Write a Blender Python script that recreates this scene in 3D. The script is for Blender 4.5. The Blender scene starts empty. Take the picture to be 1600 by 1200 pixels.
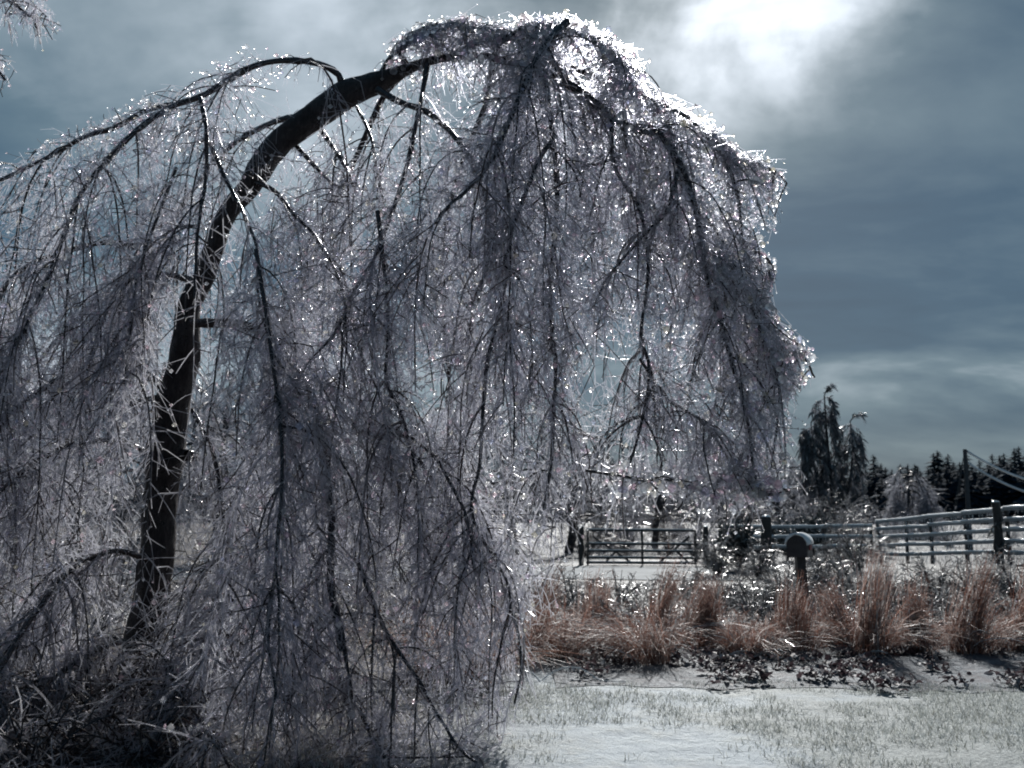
import bpy, math, numpy as np
from mathutils import Vector, Matrix
R = math.radians
rng = np.random.default_rng(11)
scene = bpy.context.scene
COL = scene.collection

# ------------------------------------------------------------------ camera
F = 1537.0                      # focal length in photograph pixels (1600 wide)
PITCH = R(7.4)
EYE = np.array([0.0, 0.0, 1.6])
cam_d = bpy.data.cameras.new('camera')
cam_d.sensor_width = 36.0
cam_d.lens = 36.0 * F / 1600.0
cam_d.clip_end = 2000.0
cam_d.dof.use_dof = True
cam_d.dof.focus_distance = 7.6
cam_d.dof.aperture_fstop = 2.6
cam = bpy.data.objects.new('camera', cam_d)
cam.location = EYE
cam.rotation_euler = (math.pi / 2 + PITCH, 0, 0)
COL.objects.link(cam)
scene.camera = cam

# ------------------------------------------------------------------ sun, sky, exposure
SUN_EL, SUN_AZ = R(31), R(9.5)     # azimuth measured from the view direction towards the right
sun_d = bpy.data.lights.new('sun', 'SUN')
sun_d.energy = 4.9
sun_d.angle = R(1.2)
sun_d.color = (1.0, 0.985, 0.96)
sun = bpy.data.objects.new('sun', sun_d)
sdir = Vector((math.sin(SUN_AZ) * math.cos(SUN_EL), math.cos(SUN_AZ) * math.cos(SUN_EL), math.sin(SUN_EL)))
sun.rotation_euler = sdir.to_track_quat('Z', 'Y').to_euler()
sun.location = (0, 0, 30)
COL.objects.link(sun)

vs = scene.view_settings
scene.display_settings.display_device = 'sRGB'
vs.view_transform = 'Standard'
vs.look = 'None'
vs.exposure = 0.42
vs.gamma = 1.0
vs.use_curve_mapping = False
scene.cycles.use_denoising = True
scene.cycles.filter_width = 1.9
scene.cycles.max_bounces = 8
scene.cycles.diffuse_bounces = 3
scene.cycles.glossy_bounces = 3
scene.cycles.transmission_bounces = 6
scene.cycles.transparent_max_bounces = 20
scene.cycles.sample_clamp_indirect = 4.0

world = bpy.data.worlds.new('World')
scene.world = world
world.use_nodes = True

class NT:
    """small helper to write node trees as expressions"""
    def __init__(self, tree):
        self.t = tree
        tree.nodes.clear()

    def n(self, typ, **kw):
        nd = self.t.nodes.new(typ)
        for k, v in kw.items():
            setattr(nd, k, v)
        return nd

    def inp(self, sock, v):
        if isinstance(v, bpy.types.NodeSocket):
            self.t.links.new(v, sock)
        elif v is not None:
            sock.default_value = v

    def math(self, op, a, b=None, c=None, clamp=False):
        nd = self.n('ShaderNodeMath', operation=op)
        nd.use_clamp = clamp
        self.inp(nd.inputs[0], a)
        self.inp(nd.inputs[1], b)
        self.inp(nd.inputs[2], c)
        return nd.outputs[0]

    def vmath(self, op, a, b=None):
        nd = self.n('ShaderNodeVectorMath', operation=op)
        self.inp(nd.inputs[0], a)
        self.inp(nd.inputs[1], b)
        return nd.outputs[1] if op in ('DOT_PRODUCT', 'LENGTH', 'DISTANCE') else nd.outputs[0]

    def ramp(self, fac, stops, interp='LINEAR'):
        nd = self.n('ShaderNodeValToRGB')
        nd.color_ramp.interpolation = interp
        e = nd.color_ramp.elements
        while len(e) < len(stops):
            e.new(0.5)
        for q, (p, c) in zip(e, stops):
            q.position = p
            q.color = (*c, 1) if len(c) == 3 else c
        self.inp(nd.inputs[0], fac)
        return nd.outputs[0]

    def noise(self, vec, scale, detail=4, rough=0.55, dist=0.0):
        nd = self.n('ShaderNodeTexNoise')
        self.inp(nd.inputs['Vector'], vec)
        nd.inputs['Scale'].default_value = scale
        nd.inputs['Detail'].default_value = detail
        nd.inputs['Roughness'].default_value = rough
        nd.inputs['Distortion'].default_value = dist
        return nd.outputs[0]

    def mix(self, fac, a, b):
        nd = self.n('ShaderNodeMix', data_type='RGBA')
        self.inp(nd.inputs[0], fac)
        for s, v in ((nd.inputs[6], a), (nd.inputs[7], b)):
            self.inp(s, (*v, 1) if isinstance(v, tuple) and len(v) == 3 else v)
        return nd.outputs[2]

    def smooth(self, v, lo, hi):
        nd = self.n('ShaderNodeMapRange', interpolation_type='SMOOTHSTEP')
        self.inp(nd.inputs[0], v)
        nd.inputs[1].default_value = lo
        nd.inputs[2].default_value = hi
        return nd.outputs[0]

def pix_dir(px, py):
    x, y = (px - 800) / F, (600 - py) / F
    c, s = math.cos(PITCH), math.sin(PITCH)
    v = np.array([x, c - y * s, s + y * c])
    return v / np.linalg.norm(v)

def at(px, py, Y):
    """the point of the place at distance Y (metres along the view axis on the ground) seen at a photograph pixel"""
    d = pix_dir(px, py)
    return EYE + d * (Y / d[1])

def px_len(n, Y):
    return n * Y / F

def project(P):
    P = np.asarray(P) - EYE
    c, s = math.cos(PITCH), math.sin(PITCH)
    zc = P[..., 1] * c + P[..., 2] * s
    yc = -P[..., 1] * s + P[..., 2] * c
    zc = np.maximum(zc, 0.1)
    return np.stack([800 + F * P[..., 0] / zc, 600 - F * yc / zc], -1)

def build_world():
    b = NT(world.node_tree)
    out = b.n('ShaderNodeOutputWorld')
    bg = b.n('ShaderNodeBackground')
    tc = b.n('ShaderNodeTexCoord').outputs['Generated']
    d = b.vmath('NORMALIZE', tc)
    sep = b.n('ShaderNodeSeparateXYZ')
    b.inp(sep.inputs[0], d)
    z = sep.outputs[2]
    # cloud deck: the direction projected on a flat layer, so that clouds flatten into streaks towards the horizon
    zz = b.math('ADD', b.math('MAXIMUM', z, 0.0), 0.30)
    sc = b.n('ShaderNodeVectorMath', operation='SCALE')
    b.inp(sc.inputs[0], d)
    b.inp(sc.inputs[3], b.math('DIVIDE', 1.0, zz))
    mp = b.n('ShaderNodeMapping')
    b.inp(mp.inputs[0], sc.outputs[0])
    mp.inputs[1].default_value = (3.3, 1.45, 0)
    mp.inputs[3].default_value = (0.75, 1.15, 0.0)
    big = b.noise(mp.outputs[0], 1.25, 6, 0.55, 0.35)
    fine = b.noise(mp.outputs[0], 3.6, 7, 0.55, 0.4)
    # the thin place in the clouds round the sun
    def lobe(px, py, lo, hi):
        return b.smooth(b.vmath('DOT_PRODUCT', d, tuple(pix_dir(px, py))), math.cos(R(hi)), math.cos(R(lo)))
    g1 = lobe(860, -260, 7, 26)
    g2 = b.math('MAXIMUM', b.math('MAXIMUM', lobe(1235, -10, 2, 8), lobe(1060, 50, 0, 8)), lobe(940, -60, 2, 12))
    puff = b.noise(d, 8.5, 6, 0.52, 0.12)
    g3 = lobe(330, -100, 3, 20)
    w = b.math('ADD', b.math('MULTIPLY', big, 0.75), b.math('ADD', b.math('MULTIPLY', fine, 0.28), b.math('MULTIPLY', puff, 0.10)))
    glow = b.math('ADD', b.math('MULTIPLY', g1, 0.36), b.math('MULTIPLY', g2, b.math('ADD', 0.08, b.math('MULTIPLY', b.smooth(puff, 0.36, 0.62), 0.23))))
    glow = b.math('ADD', glow, b.math('MULTIPLY', g3, 0.26))
    k = b.math('ADD', b.math('MULTIPLY', b.math('SUBTRACT', w, 0.585), b.math('ADD', 1.1, b.math('MULTIPLY', g1, 1.5))), b.math('ADD', glow, 0.23))
    # one pale gap under the cloud bank, low over the fence
    band = b.math('MULTIPLY', b.smooth(z, 0.075, 0.125), b.smooth(z, 0.185, 0.135))
    k = b.math('ADD', k, b.math('MULTIPLY', band, b.math('MULTIPLY', b.smooth(big, 0.36, 0.56), 0.22)))
    # streaks of lighter cloud low in the sky
    low = b.math('MULTIPLY', b.smooth(z, 0.34, 0.17), b.smooth(z, 0.0, 0.15))
    st = b.n('ShaderNodeMapping')
    b.inp(st.inputs[0], d)
    st.inputs[3].default_value = (1.6, 1.6, 17)
    st.inputs[1].default_value = (0.3, 0.0, 1.93)
    streak = b.smooth(b.noise(st.outputs[0], 1.0, 4, 0.5, 0.3), 0.42, 0.66)
    k = b.math('ADD', k, b.math('MULTIPLY', b.math('MULTIPLY', streak, low), 0.12))
    cloud = b.ramp(k, [(0.0, (0.017, 0.045, 0.080)), (0.22, (0.033, 0.077, 0.123)), (0.40, (0.097, 0.152, 0.192)),
                       (0.55, (0.24, 0.30, 0.345)), (0.75, (0.50, 0.57, 0.64)), (1.0, (1.0, 1.08, 1.18))])
    sky = b.n('ShaderNodeTexSky', sky_type='NISHITA')
    sky.sun_disc = False
    sky.sun_elevation = SUN_EL
    sky.sun_rotation = SUN_AZ
    skc = b.n('ShaderNodeVectorMath', operation='SCALE')
    b.inp(skc.inputs[0], sky.outputs[0])
    skc.inputs[3].default_value = 0.06
    col = b.mix(0.93, skc.outputs[0], cloud)
    b.inp(bg.inputs[0], col)
    bg.inputs[1].default_value = 1.0
    b.t.links.new(bg.outputs[0], out.inputs[0])

build_world()

# ------------------------------------------------------------------ materials
def material(name, fn):
    m = bpy.data.materials.new(name)
    m.use_nodes = True
    b = NT(m.node_tree)
    out = b.n('ShaderNodeOutputMaterial')
    sh, disp = fn(b), None
    b.t.links.new(sh, out.inputs[0])
    return m

def principled(b, color, rough=0.6, spec=0.5, trans=0.0, ior=1.45, normal=None):
    p = b.n('ShaderNodeBsdfPrincipled')
    b.inp(p.inputs['Base Color'], (*color, 1) if isinstance(color, tuple) else color)
    b.inp(p.inputs['Roughness'], rough)
    p.inputs['IOR'].default_value = ior
    p.inputs['Specular IOR Level'].default_value = spec
    p.inputs['Transmission Weight'].default_value = trans
    if normal is not None:
        b.inp(p.inputs['Normal'], normal)
    return p.outputs[0]

def pos(b):
    return b.n('ShaderNodeNewGeometry').outputs['Position']

def island(b):
    return b.n('ShaderNodeNewGeometry').outputs['Random Per Island']

def bump(b, h, strength=0.5, dist=0.02):
    nd = b.n('ShaderNodeBump')
    b.inp(nd.inputs['Height'], h)
    nd.inputs['Strength'].default_value = strength
    nd.inputs['Distance'].default_value = dist
    return nd.outputs[0]

def mix_sh(b, fac, s1, s2):
    nd = b.n('ShaderNodeMixShader')
    b.inp(nd.inputs[0], fac)
    b.t.links.new(s1, nd.inputs[1])
    b.t.links.new(s2, nd.inputs[2])
    return nd.outputs[0]

def m_bark(b):
    p = pos(b)
    mp = b.n('ShaderNodeMapping')
    b.inp(mp.inputs[0], p)
    mp.inputs[3].default_value = (1, 1, 0.28)
    n = b.noise(mp.outputs[0], 34, 6, 0.65)
    c = b.ramp(n, [(0.3, (0.010, 0.008, 0.008)), (0.55, (0.034, 0.026, 0.026)), (0.8, (0.085, 0.072, 0.07))])
    r = b.ramp(b.noise(p, 9, 3), [(0.35, (0.22,) * 3), (0.65, (0.75,) * 3)])
    return principled(b, c, r, 0.45, normal=bump(b, n, 0.9, 0.03))

def m_twig(tone, clear=0.62, glow=(0.90, 0.91, 0.955), through=0.74):
    def fn(b):
        i = island(b)
        c = b.ramp(i, [(0.0, tone[0]), (0.35, tone[1]), (0.7, tone[2]), (1.0, tone[3])])
        body = principled(b, c, 0.22, 0.6, ior=1.31)
        tl = b.n('ShaderNodeBsdfTranslucent')
        tl.inputs[0].default_value = (*glow, 1)
        # light bent forward through the ice round the twig
        rf = b.n('ShaderNodeBsdfRefraction')
        rf.inputs['Color'].default_value = (*glow, 1)
        rf.inputs['Roughness'].default_value = 0.55
        rf.inputs['IOR'].default_value = 1.08
        ice = b.smooth(i, 0.06, 0.26)
        thru = mix_sh(b, 0.5, tl.outputs[0], rf.outputs[0])
        body = mix_sh(b, b.math('MULTIPLY', ice, through), body, thru)
        tr = b.n('ShaderNodeBsdfTransparent')
        tr.inputs[0].default_value = (0.96, 0.96, 0.98, 1)
        return mix_sh(b, b.math('MULTIPLY', ice, clear), body, tr.outputs[0])
    return fn

def m_bead(b):
    i = island(b)
    c = b.ramp(i, [(0.0, (0.95, 0.97, 1.0)), (0.55, (1, 1, 1)), (0.72, (1, 0.8, 0.86)), (0.82, (0.78, 0.84, 1.0)), (0.93, (0.98, 0.93, 0.78)), (1.0, (1, 1, 1))])  # pink, blue and yellow tints paint in the prismatic colours of the glints
    g = principled(b, c, 0.17, 0.5, trans=1.0, ior=1.31)
    tl = b.n('ShaderNodeBsdfRefraction')
    b.inp(tl.inputs[0], c)
    tl.inputs['Roughness'].default_value = 0.45
    tl.inputs['IOR'].default_value = 1.1
    tr = b.n('ShaderNodeBsdfTransparent')
    t2 = b.n('ShaderNodeBsdfTranslucent')
    b.inp(t2.inputs[0], c)
    return mix_sh(b, 0.22, mix_sh(b, 0.62, g, mix_sh(b, 0.35, tl.outputs[0], t2.outputs[0])), tr.outputs[0])

def m_simple(color, rough=0.6, spec=0.4, var=0.3, scale=8.0, bumps=0.0):
    def fn(b):
        n = b.noise(pos(b), scale, 4, 0.6)
        lo = tuple(c * (1 - var) for c in color)
        hi = tuple(min(1, c * (1 + var)) for c in color)
        c = b.ramp(n, [(0.3, lo), (0.7, hi)])
        return principled(b, c, rough, spec, normal=bump(b, n, bumps, 0.02) if bumps else None)
    return fn

def m_island(stops, rough=0.5, spec=0.4, transl=0.0):
    def fn(b):
        c = b.ramp(island(b), stops)
        s = principled(b, c, rough, spec)
        if transl:
            t = b.n('ShaderNodeBsdfTranslucent')
            b.inp(t.inputs[0], c)
            s = mix_sh(b, transl, s, t.outputs[0])
        return s
    return fn

def m_snow_ground(b):
    p = pos(b)
    n1 = b.noise(p, 0.55, 5, 0.6)
    n2 = b.noise(p, 5.5, 6, 0.65)
    n3 = b.noise(p, 46, 5, 0.7)
    sep = b.n('ShaderNodeSeparateXYZ')
    b.inp(sep.inputs[0], p)
    x, y = sep.outputs[0], sep.outputs[1]
    grassy = b.math('ADD', b.math('MULTIPLY', n1, 0.9), b.math('MULTIPLY', n2, 0.6))
    far = b.smooth(y, 14.0, 19.0)
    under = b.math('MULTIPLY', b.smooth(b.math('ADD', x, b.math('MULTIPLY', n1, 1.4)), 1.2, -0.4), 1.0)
    g = b.smooth(b.math('ADD', grassy, b.math('ADD', b.math('MULTIPLY', far, 0.16), b.math('MULTIPLY', b.smooth(x, 0.6, 3.2), 0.17))), 0.66, 0.92)
    snow = b.ramp(n2, [(0.3, (0.22, 0.265, 0.30)), (0.7, (0.44, 0.495, 0.53))])
    turf = b.ramp(n3, [(0.32, (0.09, 0.10, 0.09)), (0.5, (0.22, 0.235, 0.22)), (0.68, (0.44, 0.47, 0.47))])
    c = b.mix(b.math('MULTIPLY', g, 0.8), snow, turf)
    field = b.ramp(b.noise(p, 0.9, 5, 0.65), [(0.35, (0.04, 0.04, 0.04)), (0.52, (0.085, 0.09, 0.093)), (0.7, (0.18, 0.195, 0.205))])
    c = b.mix(far, c, field)
    dark_ground = b.ramp(b.noise(p, 7, 5, 0.7), [(0.38, (0.035, 0.027, 0.024)), (0.55, (0.08, 0.065, 0.055)), (0.72, (0.32, 0.33, 0.33))])  # darker, browner ground towards the left, below the crown
    c = b.mix(under, c, dark_ground)
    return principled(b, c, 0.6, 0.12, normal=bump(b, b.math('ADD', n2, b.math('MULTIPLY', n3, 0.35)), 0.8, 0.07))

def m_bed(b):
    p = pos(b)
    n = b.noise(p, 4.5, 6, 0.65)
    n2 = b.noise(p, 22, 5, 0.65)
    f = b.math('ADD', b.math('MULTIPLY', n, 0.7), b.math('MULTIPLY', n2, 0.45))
    c = b.ramp(f, [(0.40, (0.02, 0.018, 0.022)), (0.47, (0.06, 0.058, 0.07)), (0.58, (0.075, 0.092, 0.112)), (0.76, (0.17, 0.20, 0.225))])  # dark soil; its snow is coloured as if shaded by the grass clumps
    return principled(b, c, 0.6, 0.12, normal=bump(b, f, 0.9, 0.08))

def m_drive(b):
    n = b.noise(pos(b), 1.1, 6, 0.65)
    c = b.ramp(n, [(0.3, (0.13, 0.14, 0.145)), (0.65, (0.26, 0.28, 0.295))])
    return principled(b, c, 0.75, 0.05, normal=bump(b, n, 0.6, 0.1))

MAT = {
    'bark': material('dark_wet_bark', m_bark),
    'limb': material('iced_limb_bark', m_simple((0.036, 0.028, 0.029), 0.2, 0.6, 0.6, 26, 0.5)),
    'twig': material('ice_coated_twigs', m_twig([(0.06, 0.038, 0.035), (0.26, 0.22, 0.22), (0.46, 0.44, 0.45), (0.68, 0.68, 0.70)])),
    'bead': material('prism_tinted_ice', m_bead),
    'far_twig': material('far_iced_twigs', m_twig([(0.06, 0.052, 0.056), (0.2, 0.195, 0.21), (0.30, 0.315, 0.335), (0.42, 0.44, 0.47)], 0.5, (0.8, 0.82, 0.88), 0.42)),
    'far_bark': material('far_dark_bark', m_simple((0.03, 0.03, 0.036), 0.5, 0.4, 0.4, 3)),
    'far_ice': material('far_ice', m_island([(0, (0.45, 0.48, 0.5)), (1, (0.75, 0.78, 0.8))], 0.2, 0.5)),
    'ground': material('snowy_lawn', m_snow_ground),
    'bed': material('soil_with_shade_toned_snow', m_bed),
    'drive': material('snow_covered_drive', m_drive),
    'blade': material('frosted_lawn_blades', m_island([(0, (0.19, 0.19, 0.16)), (0.35, (0.36, 0.375, 0.345)), (1, (0.72, 0.74, 0.72))], 0.25, 0.5, 0.35)),
    'leaf': material('frozen_dark_leaves', m_island([(0, (0.035, 0.024, 0.030)), (0.5, (0.08, 0.055, 0.06)), (0.8, (0.15, 0.14, 0.15)), (1, (0.32, 0.33, 0.35))], 0.6, 0.25, 0.3)),
    'straw': material('rust_brown_grass', m_island([(0, (0.075, 0.034, 0.027)), (0.4, (0.175, 0.085, 0.063)), (0.62, (0.27, 0.165, 0.135)), (0.8, (0.40, 0.33, 0.30)), (1, (0.55, 0.53, 0.52))], 0.4, 0.3, 0.55)),
    'greystraw': material('grey_frosted_stalks', m_island([(0, (0.09, 0.075, 0.07)), (0.35, (0.28, 0.265, 0.26)), (1, (0.66, 0.67, 0.68))], 0.25, 0.5, 0.45)),
    'brush': material('dark_brown_brush', m_island([(0, (0.02, 0.012, 0.010)), (0.7, (0.055, 0.032, 0.026)), (0.93, (0.10, 0.075, 0.07)), (1, (0.3, 0.29, 0.3))], 0.4, 0.4)),
    'fir': material('haze_blue_fir_needles', m_island([(0, (0.014, 0.028, 0.042)), (0.8, (0.030, 0.052, 0.076)), (1, (0.05, 0.075, 0.10))], 0.9, 0.08)),  # distance haze is painted in as a bluish lift of the needles
    'evergreen': material('dark_evergreen_needles', m_island([(0, (0.014, 0.02, 0.02)), (0.6, (0.04, 0.05, 0.052)), (0.8, (0.14, 0.16, 0.165)), (1, (0.34, 0.37, 0.38))], 0.35, 0.5)),
    'metal': material('black_painted_metal', m_simple((0.022, 0.024, 0.028), 0.3, 0.5, 0.3, 12)),
    'wood': material('weathered_fence_wood', m_simple((0.30, 0.31, 0.315), 0.4, 0.5, 0.45, 14, 0.3)),
    'darkwood': material('dark_wet_post_wood', m_simple((0.03, 0.028, 0.028), 0.45, 0.45, 0.4, 14, 0.3)),
    'crust': material('white_ice_crust', m_simple((0.70, 0.74, 0.76), 0.18, 0.6, 0.12, 20, 0.2)),
    'box': material('dark_mailbox_metal', m_simple((0.035, 0.033, 0.036), 0.4, 0.5, 0.3, 9)),
    'red': material('faded_red_paint', m_simple((0.28, 0.03, 0.04), 0.4, 0.5, 0.2, 12)),
    'pole': material('grey_pole_wood', m_simple((0.055, 0.058, 0.062), 0.6, 0.4, 0.3, 6)),
    'cable': material('ice_sheathed_cable', m_simple((0.70, 0.74, 0.77), 0.2, 0.6, 0.12, 4)),
}

# ------------------------------------------------------------------ mesh helpers
class Geo:
    """collects quads, then links them as one mesh object"""
    def __init__(self):
        self.v, self.q, self.m, self.n = [], [], [], 0

    def add(self, V, Q, mi=0):
        V = np.asarray(V, np.float32).reshape(-1, 3)
        Q = np.asarray(Q, np.int64).reshape(-1, 4)
        self.v.append(V)
        self.q.append(Q + self.n)
        self.m.append(np.full(len(Q), mi, np.int32))
        self.n += len(V)

    def mesh(self, name, mats, smooth=True):
        me = bpy.data.meshes.new(name)
        V = np.concatenate(self.v)
        Q = np.concatenate(self.q)
        M = np.concatenate(self.m)
        tri = Q[:, 3] == Q[:, 2]
        cnt = np.where(tri, 3, 4).astype(np.int32)
        keep = np.ones(Q.shape, bool)
        keep[tri, 3] = False
        loops = Q[keep].astype(np.int32)
        me.vertices.add(len(V))
        me.vertices.foreach_set('co', V.ravel())
        me.loops.add(len(loops))
        me.loops.foreach_set('vertex_index', loops)
        me.polygons.add(len(Q))
        start = np.concatenate([[0], np.cumsum(cnt)[:-1]]).astype(np.int32)
        me.polygons.foreach_set('loop_start', start)
        try:
            me.polygons.foreach_set('loop_total', cnt)
        except Exception:
            pass
        for m in mats:
            me.materials.append(MAT[m])
        me.polygons.foreach_set('material_index', M)
        me.polygons.foreach_set('use_smooth', np.full(len(Q), smooth, bool))
        me.update(calc_edges=True)
        me.validate()
        return me

    def obj(self, name, mats, parent=None, smooth=True, kind=None):
        if not self.v:
            return None
        o = bpy.data.objects.new(name, self.mesh(name, mats, smooth))
        COL.objects.link(o)
        if parent is not None:
            o.parent = parent
            base = parent
            off = Vector((0, 0, 0))
            while base is not None:
                off += base.location
                base = base.parent
            o.data.transform(Matrix.Translation(-off))
        if kind:
            o['kind'] = kind
        return o

    # ---- shapes
    def tubes(self, P, r, sides=3, mi=0, cap=False):
        """P (n,k,3) polylines, r (n,k) radii"""
        P = np.asarray(P, float)
        if P.ndim == 2:
            P = P[None]
        n, k, _ = P.shape
        r = np.broadcast_to(np.asarray(r, float), (n, k))
        T = np.gradient(P, axis=1)
        T /= np.linalg.norm(T, axis=2, keepdims=True) + 1e-9
        mean = T.mean(1)
        a = np.abs(mean)
        ref = np.zeros((n, 3))
        ref[np.arange(n), a.argmin(1)] = 1
        N = np.cross(T, ref[:, None, :])
        N /= np.linalg.norm(N, axis=2, keepdims=True) + 1e-9
        B = np.cross(T, N)
        th = np.arange(sides) * 2 * np.pi / sides
        ring = (N[:, :, None, :] * np.cos(th)[None, None, :, None] + B[:, :, None, :] * np.sin(th)[None, None, :, None])
        V = P[:, :, None, :] + ring * r[:, :, None, None]
        idx = np.arange(n * k * sides).reshape(n, k, sides)
        a0, b0 = idx[:, :-1, :], idx[:, 1:, :]
        Q = np.stack([a0, np.roll(a0, -1, 2), np.roll(b0, -1, 2), b0], -1).reshape(-1, 4)
        self.add(V, Q, mi)
        if cap:
            for i in range(n):
                for e in (0, k - 1):
                    c = V[i, e]
                    ctr = P[i, e]
                    vv = np.vstack([c, ctr])
                    qq = [[j, (j + 1) % sides, sides, sides] if e else [(j + 1) % sides, j, sides, sides] for j in range(sides)]
                    self.add(vv, qq, mi)

    def beads(self, C, r, stretch=None, mi=0, rich=False):
        """small drops: octahedra, or 26-sided ones where rich"""
        C = np.asarray(C, float)
        n = len(C)
        if n == 0:
            return
        r = np.broadcast_to(np.asarray(r, float), (n,))
        s = np.ones((n, 3)) if stretch is None else stretch
        if rich:
            a = [(0, 0, 1)]
            for ph in (45, 0, -45):
                for th in range(0, 360, 60):
                    a.append((math.cos(R(ph)) * math.cos(R(th)), math.cos(R(ph)) * math.sin(R(th)), math.sin(R(ph))))
            a.append((0, 0, -1))
            base = np.array(a)
            q = []
            for j in range(6):
                j2 = (j + 1) % 6
                q.append([0, 1 + j, 1 + j2, 1 + j2])
                q.append([1 + j, 7 + j, 7 + j2, 1 + j2])
                q.append([7 + j, 13 + j, 13 + j2, 7 + j2])
                q.append([13 + j, 19, 13 + j2, 13 + j2])
            q = np.array(q)
        else:
            base = np.array([(1, 0, 0), (0, 1, 0), (-1, 0, 0), (0, -1, 0), (0, 0, 1), (0, 0, -1)], float)
            q = np.array([[0, 1, 4, 4], [1, 2, 4, 4], [2, 3, 4, 4], [3, 0, 4, 4], [1, 0, 5, 5], [2, 1, 5, 5], [3, 2, 5, 5], [0, 3, 5, 5]])
        V = C[:, None, :] + base[None] * r[:, None, None] * s[:, None, :]
        Q = q[None] + (np.arange(n) * len(base))[:, None, None]
        self.add(V, Q, mi)

    def box(self, c, size, rot=None, mi=0):
        h = np.array(size) / 2
        V = np.array([(x, y, z) for x in (-1, 1) for y in (-1, 1) for z in (-1, 1)], float) * h
        if rot is not None:
            V = V @ np.array(rot).T
        V += np.array(c)
        self.add(V, [[0, 1, 3, 2], [4, 6, 7, 5], [0, 4, 5, 1], [2, 3, 7, 6], [0, 2, 6, 4], [1, 5, 7, 3]], mi)

    def bar(self, a, b, w, h, mi=0):
        """squared bar from a to b: w across, h upright"""
        a, b = np.array(a, float), np.array(b, float)
        d = b - a
        L = np.linalg.norm(d)
        d /= L
        up = np.array([0, 0, 1.0]) if abs(d[2]) < 0.95 else np.array([0, 1.0, 0])
        s = np.cross(d, up)
        s /= np.linalg.norm(s)
        u = np.cross(s, d)
        self.box((a + b) / 2, (L, w, h), np.stack([d, s, u], 1), mi)

    def ribbons(self, P, w, side, mi=0):
        """thin grass blades: P (n,k,3), width w (n,k), side (n,3) — folded along the middle so that each has a keel"""
        n, k, _ = P.shape
        off = side[:, None, :] * w[:, :, None]
        up = np.cross(np.gradient(P, axis=1), side[:, None, :])
        up /= np.linalg.norm(up, axis=2, keepdims=True) + 1e-9
        V = np.stack([P - off, P + up * w[:, :, None] * 0.45, P + off], 2)
        idx = np.arange(n * k * 3).reshape(n, k, 3)
        Q = []
        for j in (0, 1):
            Q.append(np.stack([idx[:, :-1, j], idx[:, :-1, j + 1], idx[:, 1:, j + 1], idx[:, 1:, j]], -1).reshape(-1, 4))
        self.add(V, np.concatenate(Q), mi)

def empty(name, loc, label, cat, group=None):
    o = bpy.data.objects.new(name, None)
    o.location = loc
    o.empty_display_size = 0.2
    COL.objects.link(o)
    tag(o, label, cat, group)
    return o

def tag(o, label=None, cat=None, group=None, kind=None):
    if label:
        o['label'] = label
    if cat:
        o['category'] = cat
    if group:
        o['group'] = group
    if kind:
        o['kind'] = kind
    return o

def nrm(v):
    return v / (np.linalg.norm(v, axis=-1, keepdims=True) + 1e-9)

def resample(P, step=None, k=None):
    """smooth polyline through the points (Catmull-Rom), evenly spaced"""
    P = np.asarray(P, float)
    if len(P) > 2:
        A = np.vstack([2 * P[0] - P[1], P, 2 * P[-1] - P[-2]])
        out = []
        for i in range(1, len(A) - 2):
            for t in np.linspace(0, 1, 10, endpoint=False):
                p0, p1, p2, p3 = A[i - 1], A[i], A[i + 1], A[i + 2]
                out.append(0.5 * (2 * p1 + (p2 - p0) * t + (2 * p0 - 5 * p1 + 4 * p2 - p3) * t * t + (3 * p1 - p0 - 3 * p2 + p3) * t ** 3))
        out.append(P[-1])
        P = np.array(out)
    s = np.concatenate([[0], np.cumsum(np.linalg.norm(np.diff(P, axis=0), axis=1))])
    if k is None:
        k = max(3, int(s[-1] / step) + 1)
    u = np.linspace(0, s[-1], k)
    return np.stack([np.interp(u, s, P[:, j]) for j in range(P.shape[1])], 1)

def vnoise(x, y, seed=0):
    """cheap smooth 2-D noise from a few sines"""
    r = np.random.default_rng(seed)
    z = 0
    for _ in range(6):
        a, f, p = r.uniform(0, 6.28), r.uniform(0.6, 2.2), r.uniform(0, 6.28)
        z = z + np.sin((x * np.cos(a) + y * np.sin(a)) * f + p)
    return z / 6

def sstep(x, a, b):
    t = np.clip((x - a) / (b - a), 0, 1)
    return t * t * (3 - 2 * t)

def height(x, y):
    """ground level: nearly flat, a low rise under the rail fence on the right"""
    x, y = np.asarray(x, float), np.asarray(y, float)
    h = 0.035 * vnoise(x * 0.6, y * 0.6, 3) * sstep(y, 3, 8)
    h = h + 0.44 * sstep(x, 7.0, 11.0) * sstep(y, 13, 20) * np.clip((31.5 - y) / 9.5, 0, 1)
    return h

# ------------------------------------------------------------------ ground
def sheet(name, X, Y, Z, mat):
    n, k = X.shape
    idx = np.arange(n * k).reshape(n, k)
    g = Geo()
    g.add(np.stack([X, Y, Z], -1), np.stack([idx[:-1, :-1], idx[1:, :-1], idx[1:, 1:], idx[:-1, 1:]], -1).reshape(-1, 4))
    return g.obj(name, [mat])

ys = np.concatenate([np.arange(-12, 4, 1.0), np.arange(4, 14, 0.12), np.arange(14, 40, 0.5), np.geomspace(40, 900, 26)])
xs = np.concatenate([-np.geomspace(14, 900, 22)[::-1], np.arange(-13.5, 16, 0.2), np.geomspace(16.5, 900, 22)])
X, Y = np.meshgrid(xs, ys, indexing='ij')
Z = height(X, Y) + (0.012 * vnoise(X * 5, Y * 5, 8) + 0.02 * vnoise(X * 2.2, Y * 2.2, 18)) * (np.abs(X) < 14) * (Y < 14)
tag(sheet('snowy_ground', X, Y, Z, 'ground'), kind='structure')

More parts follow.
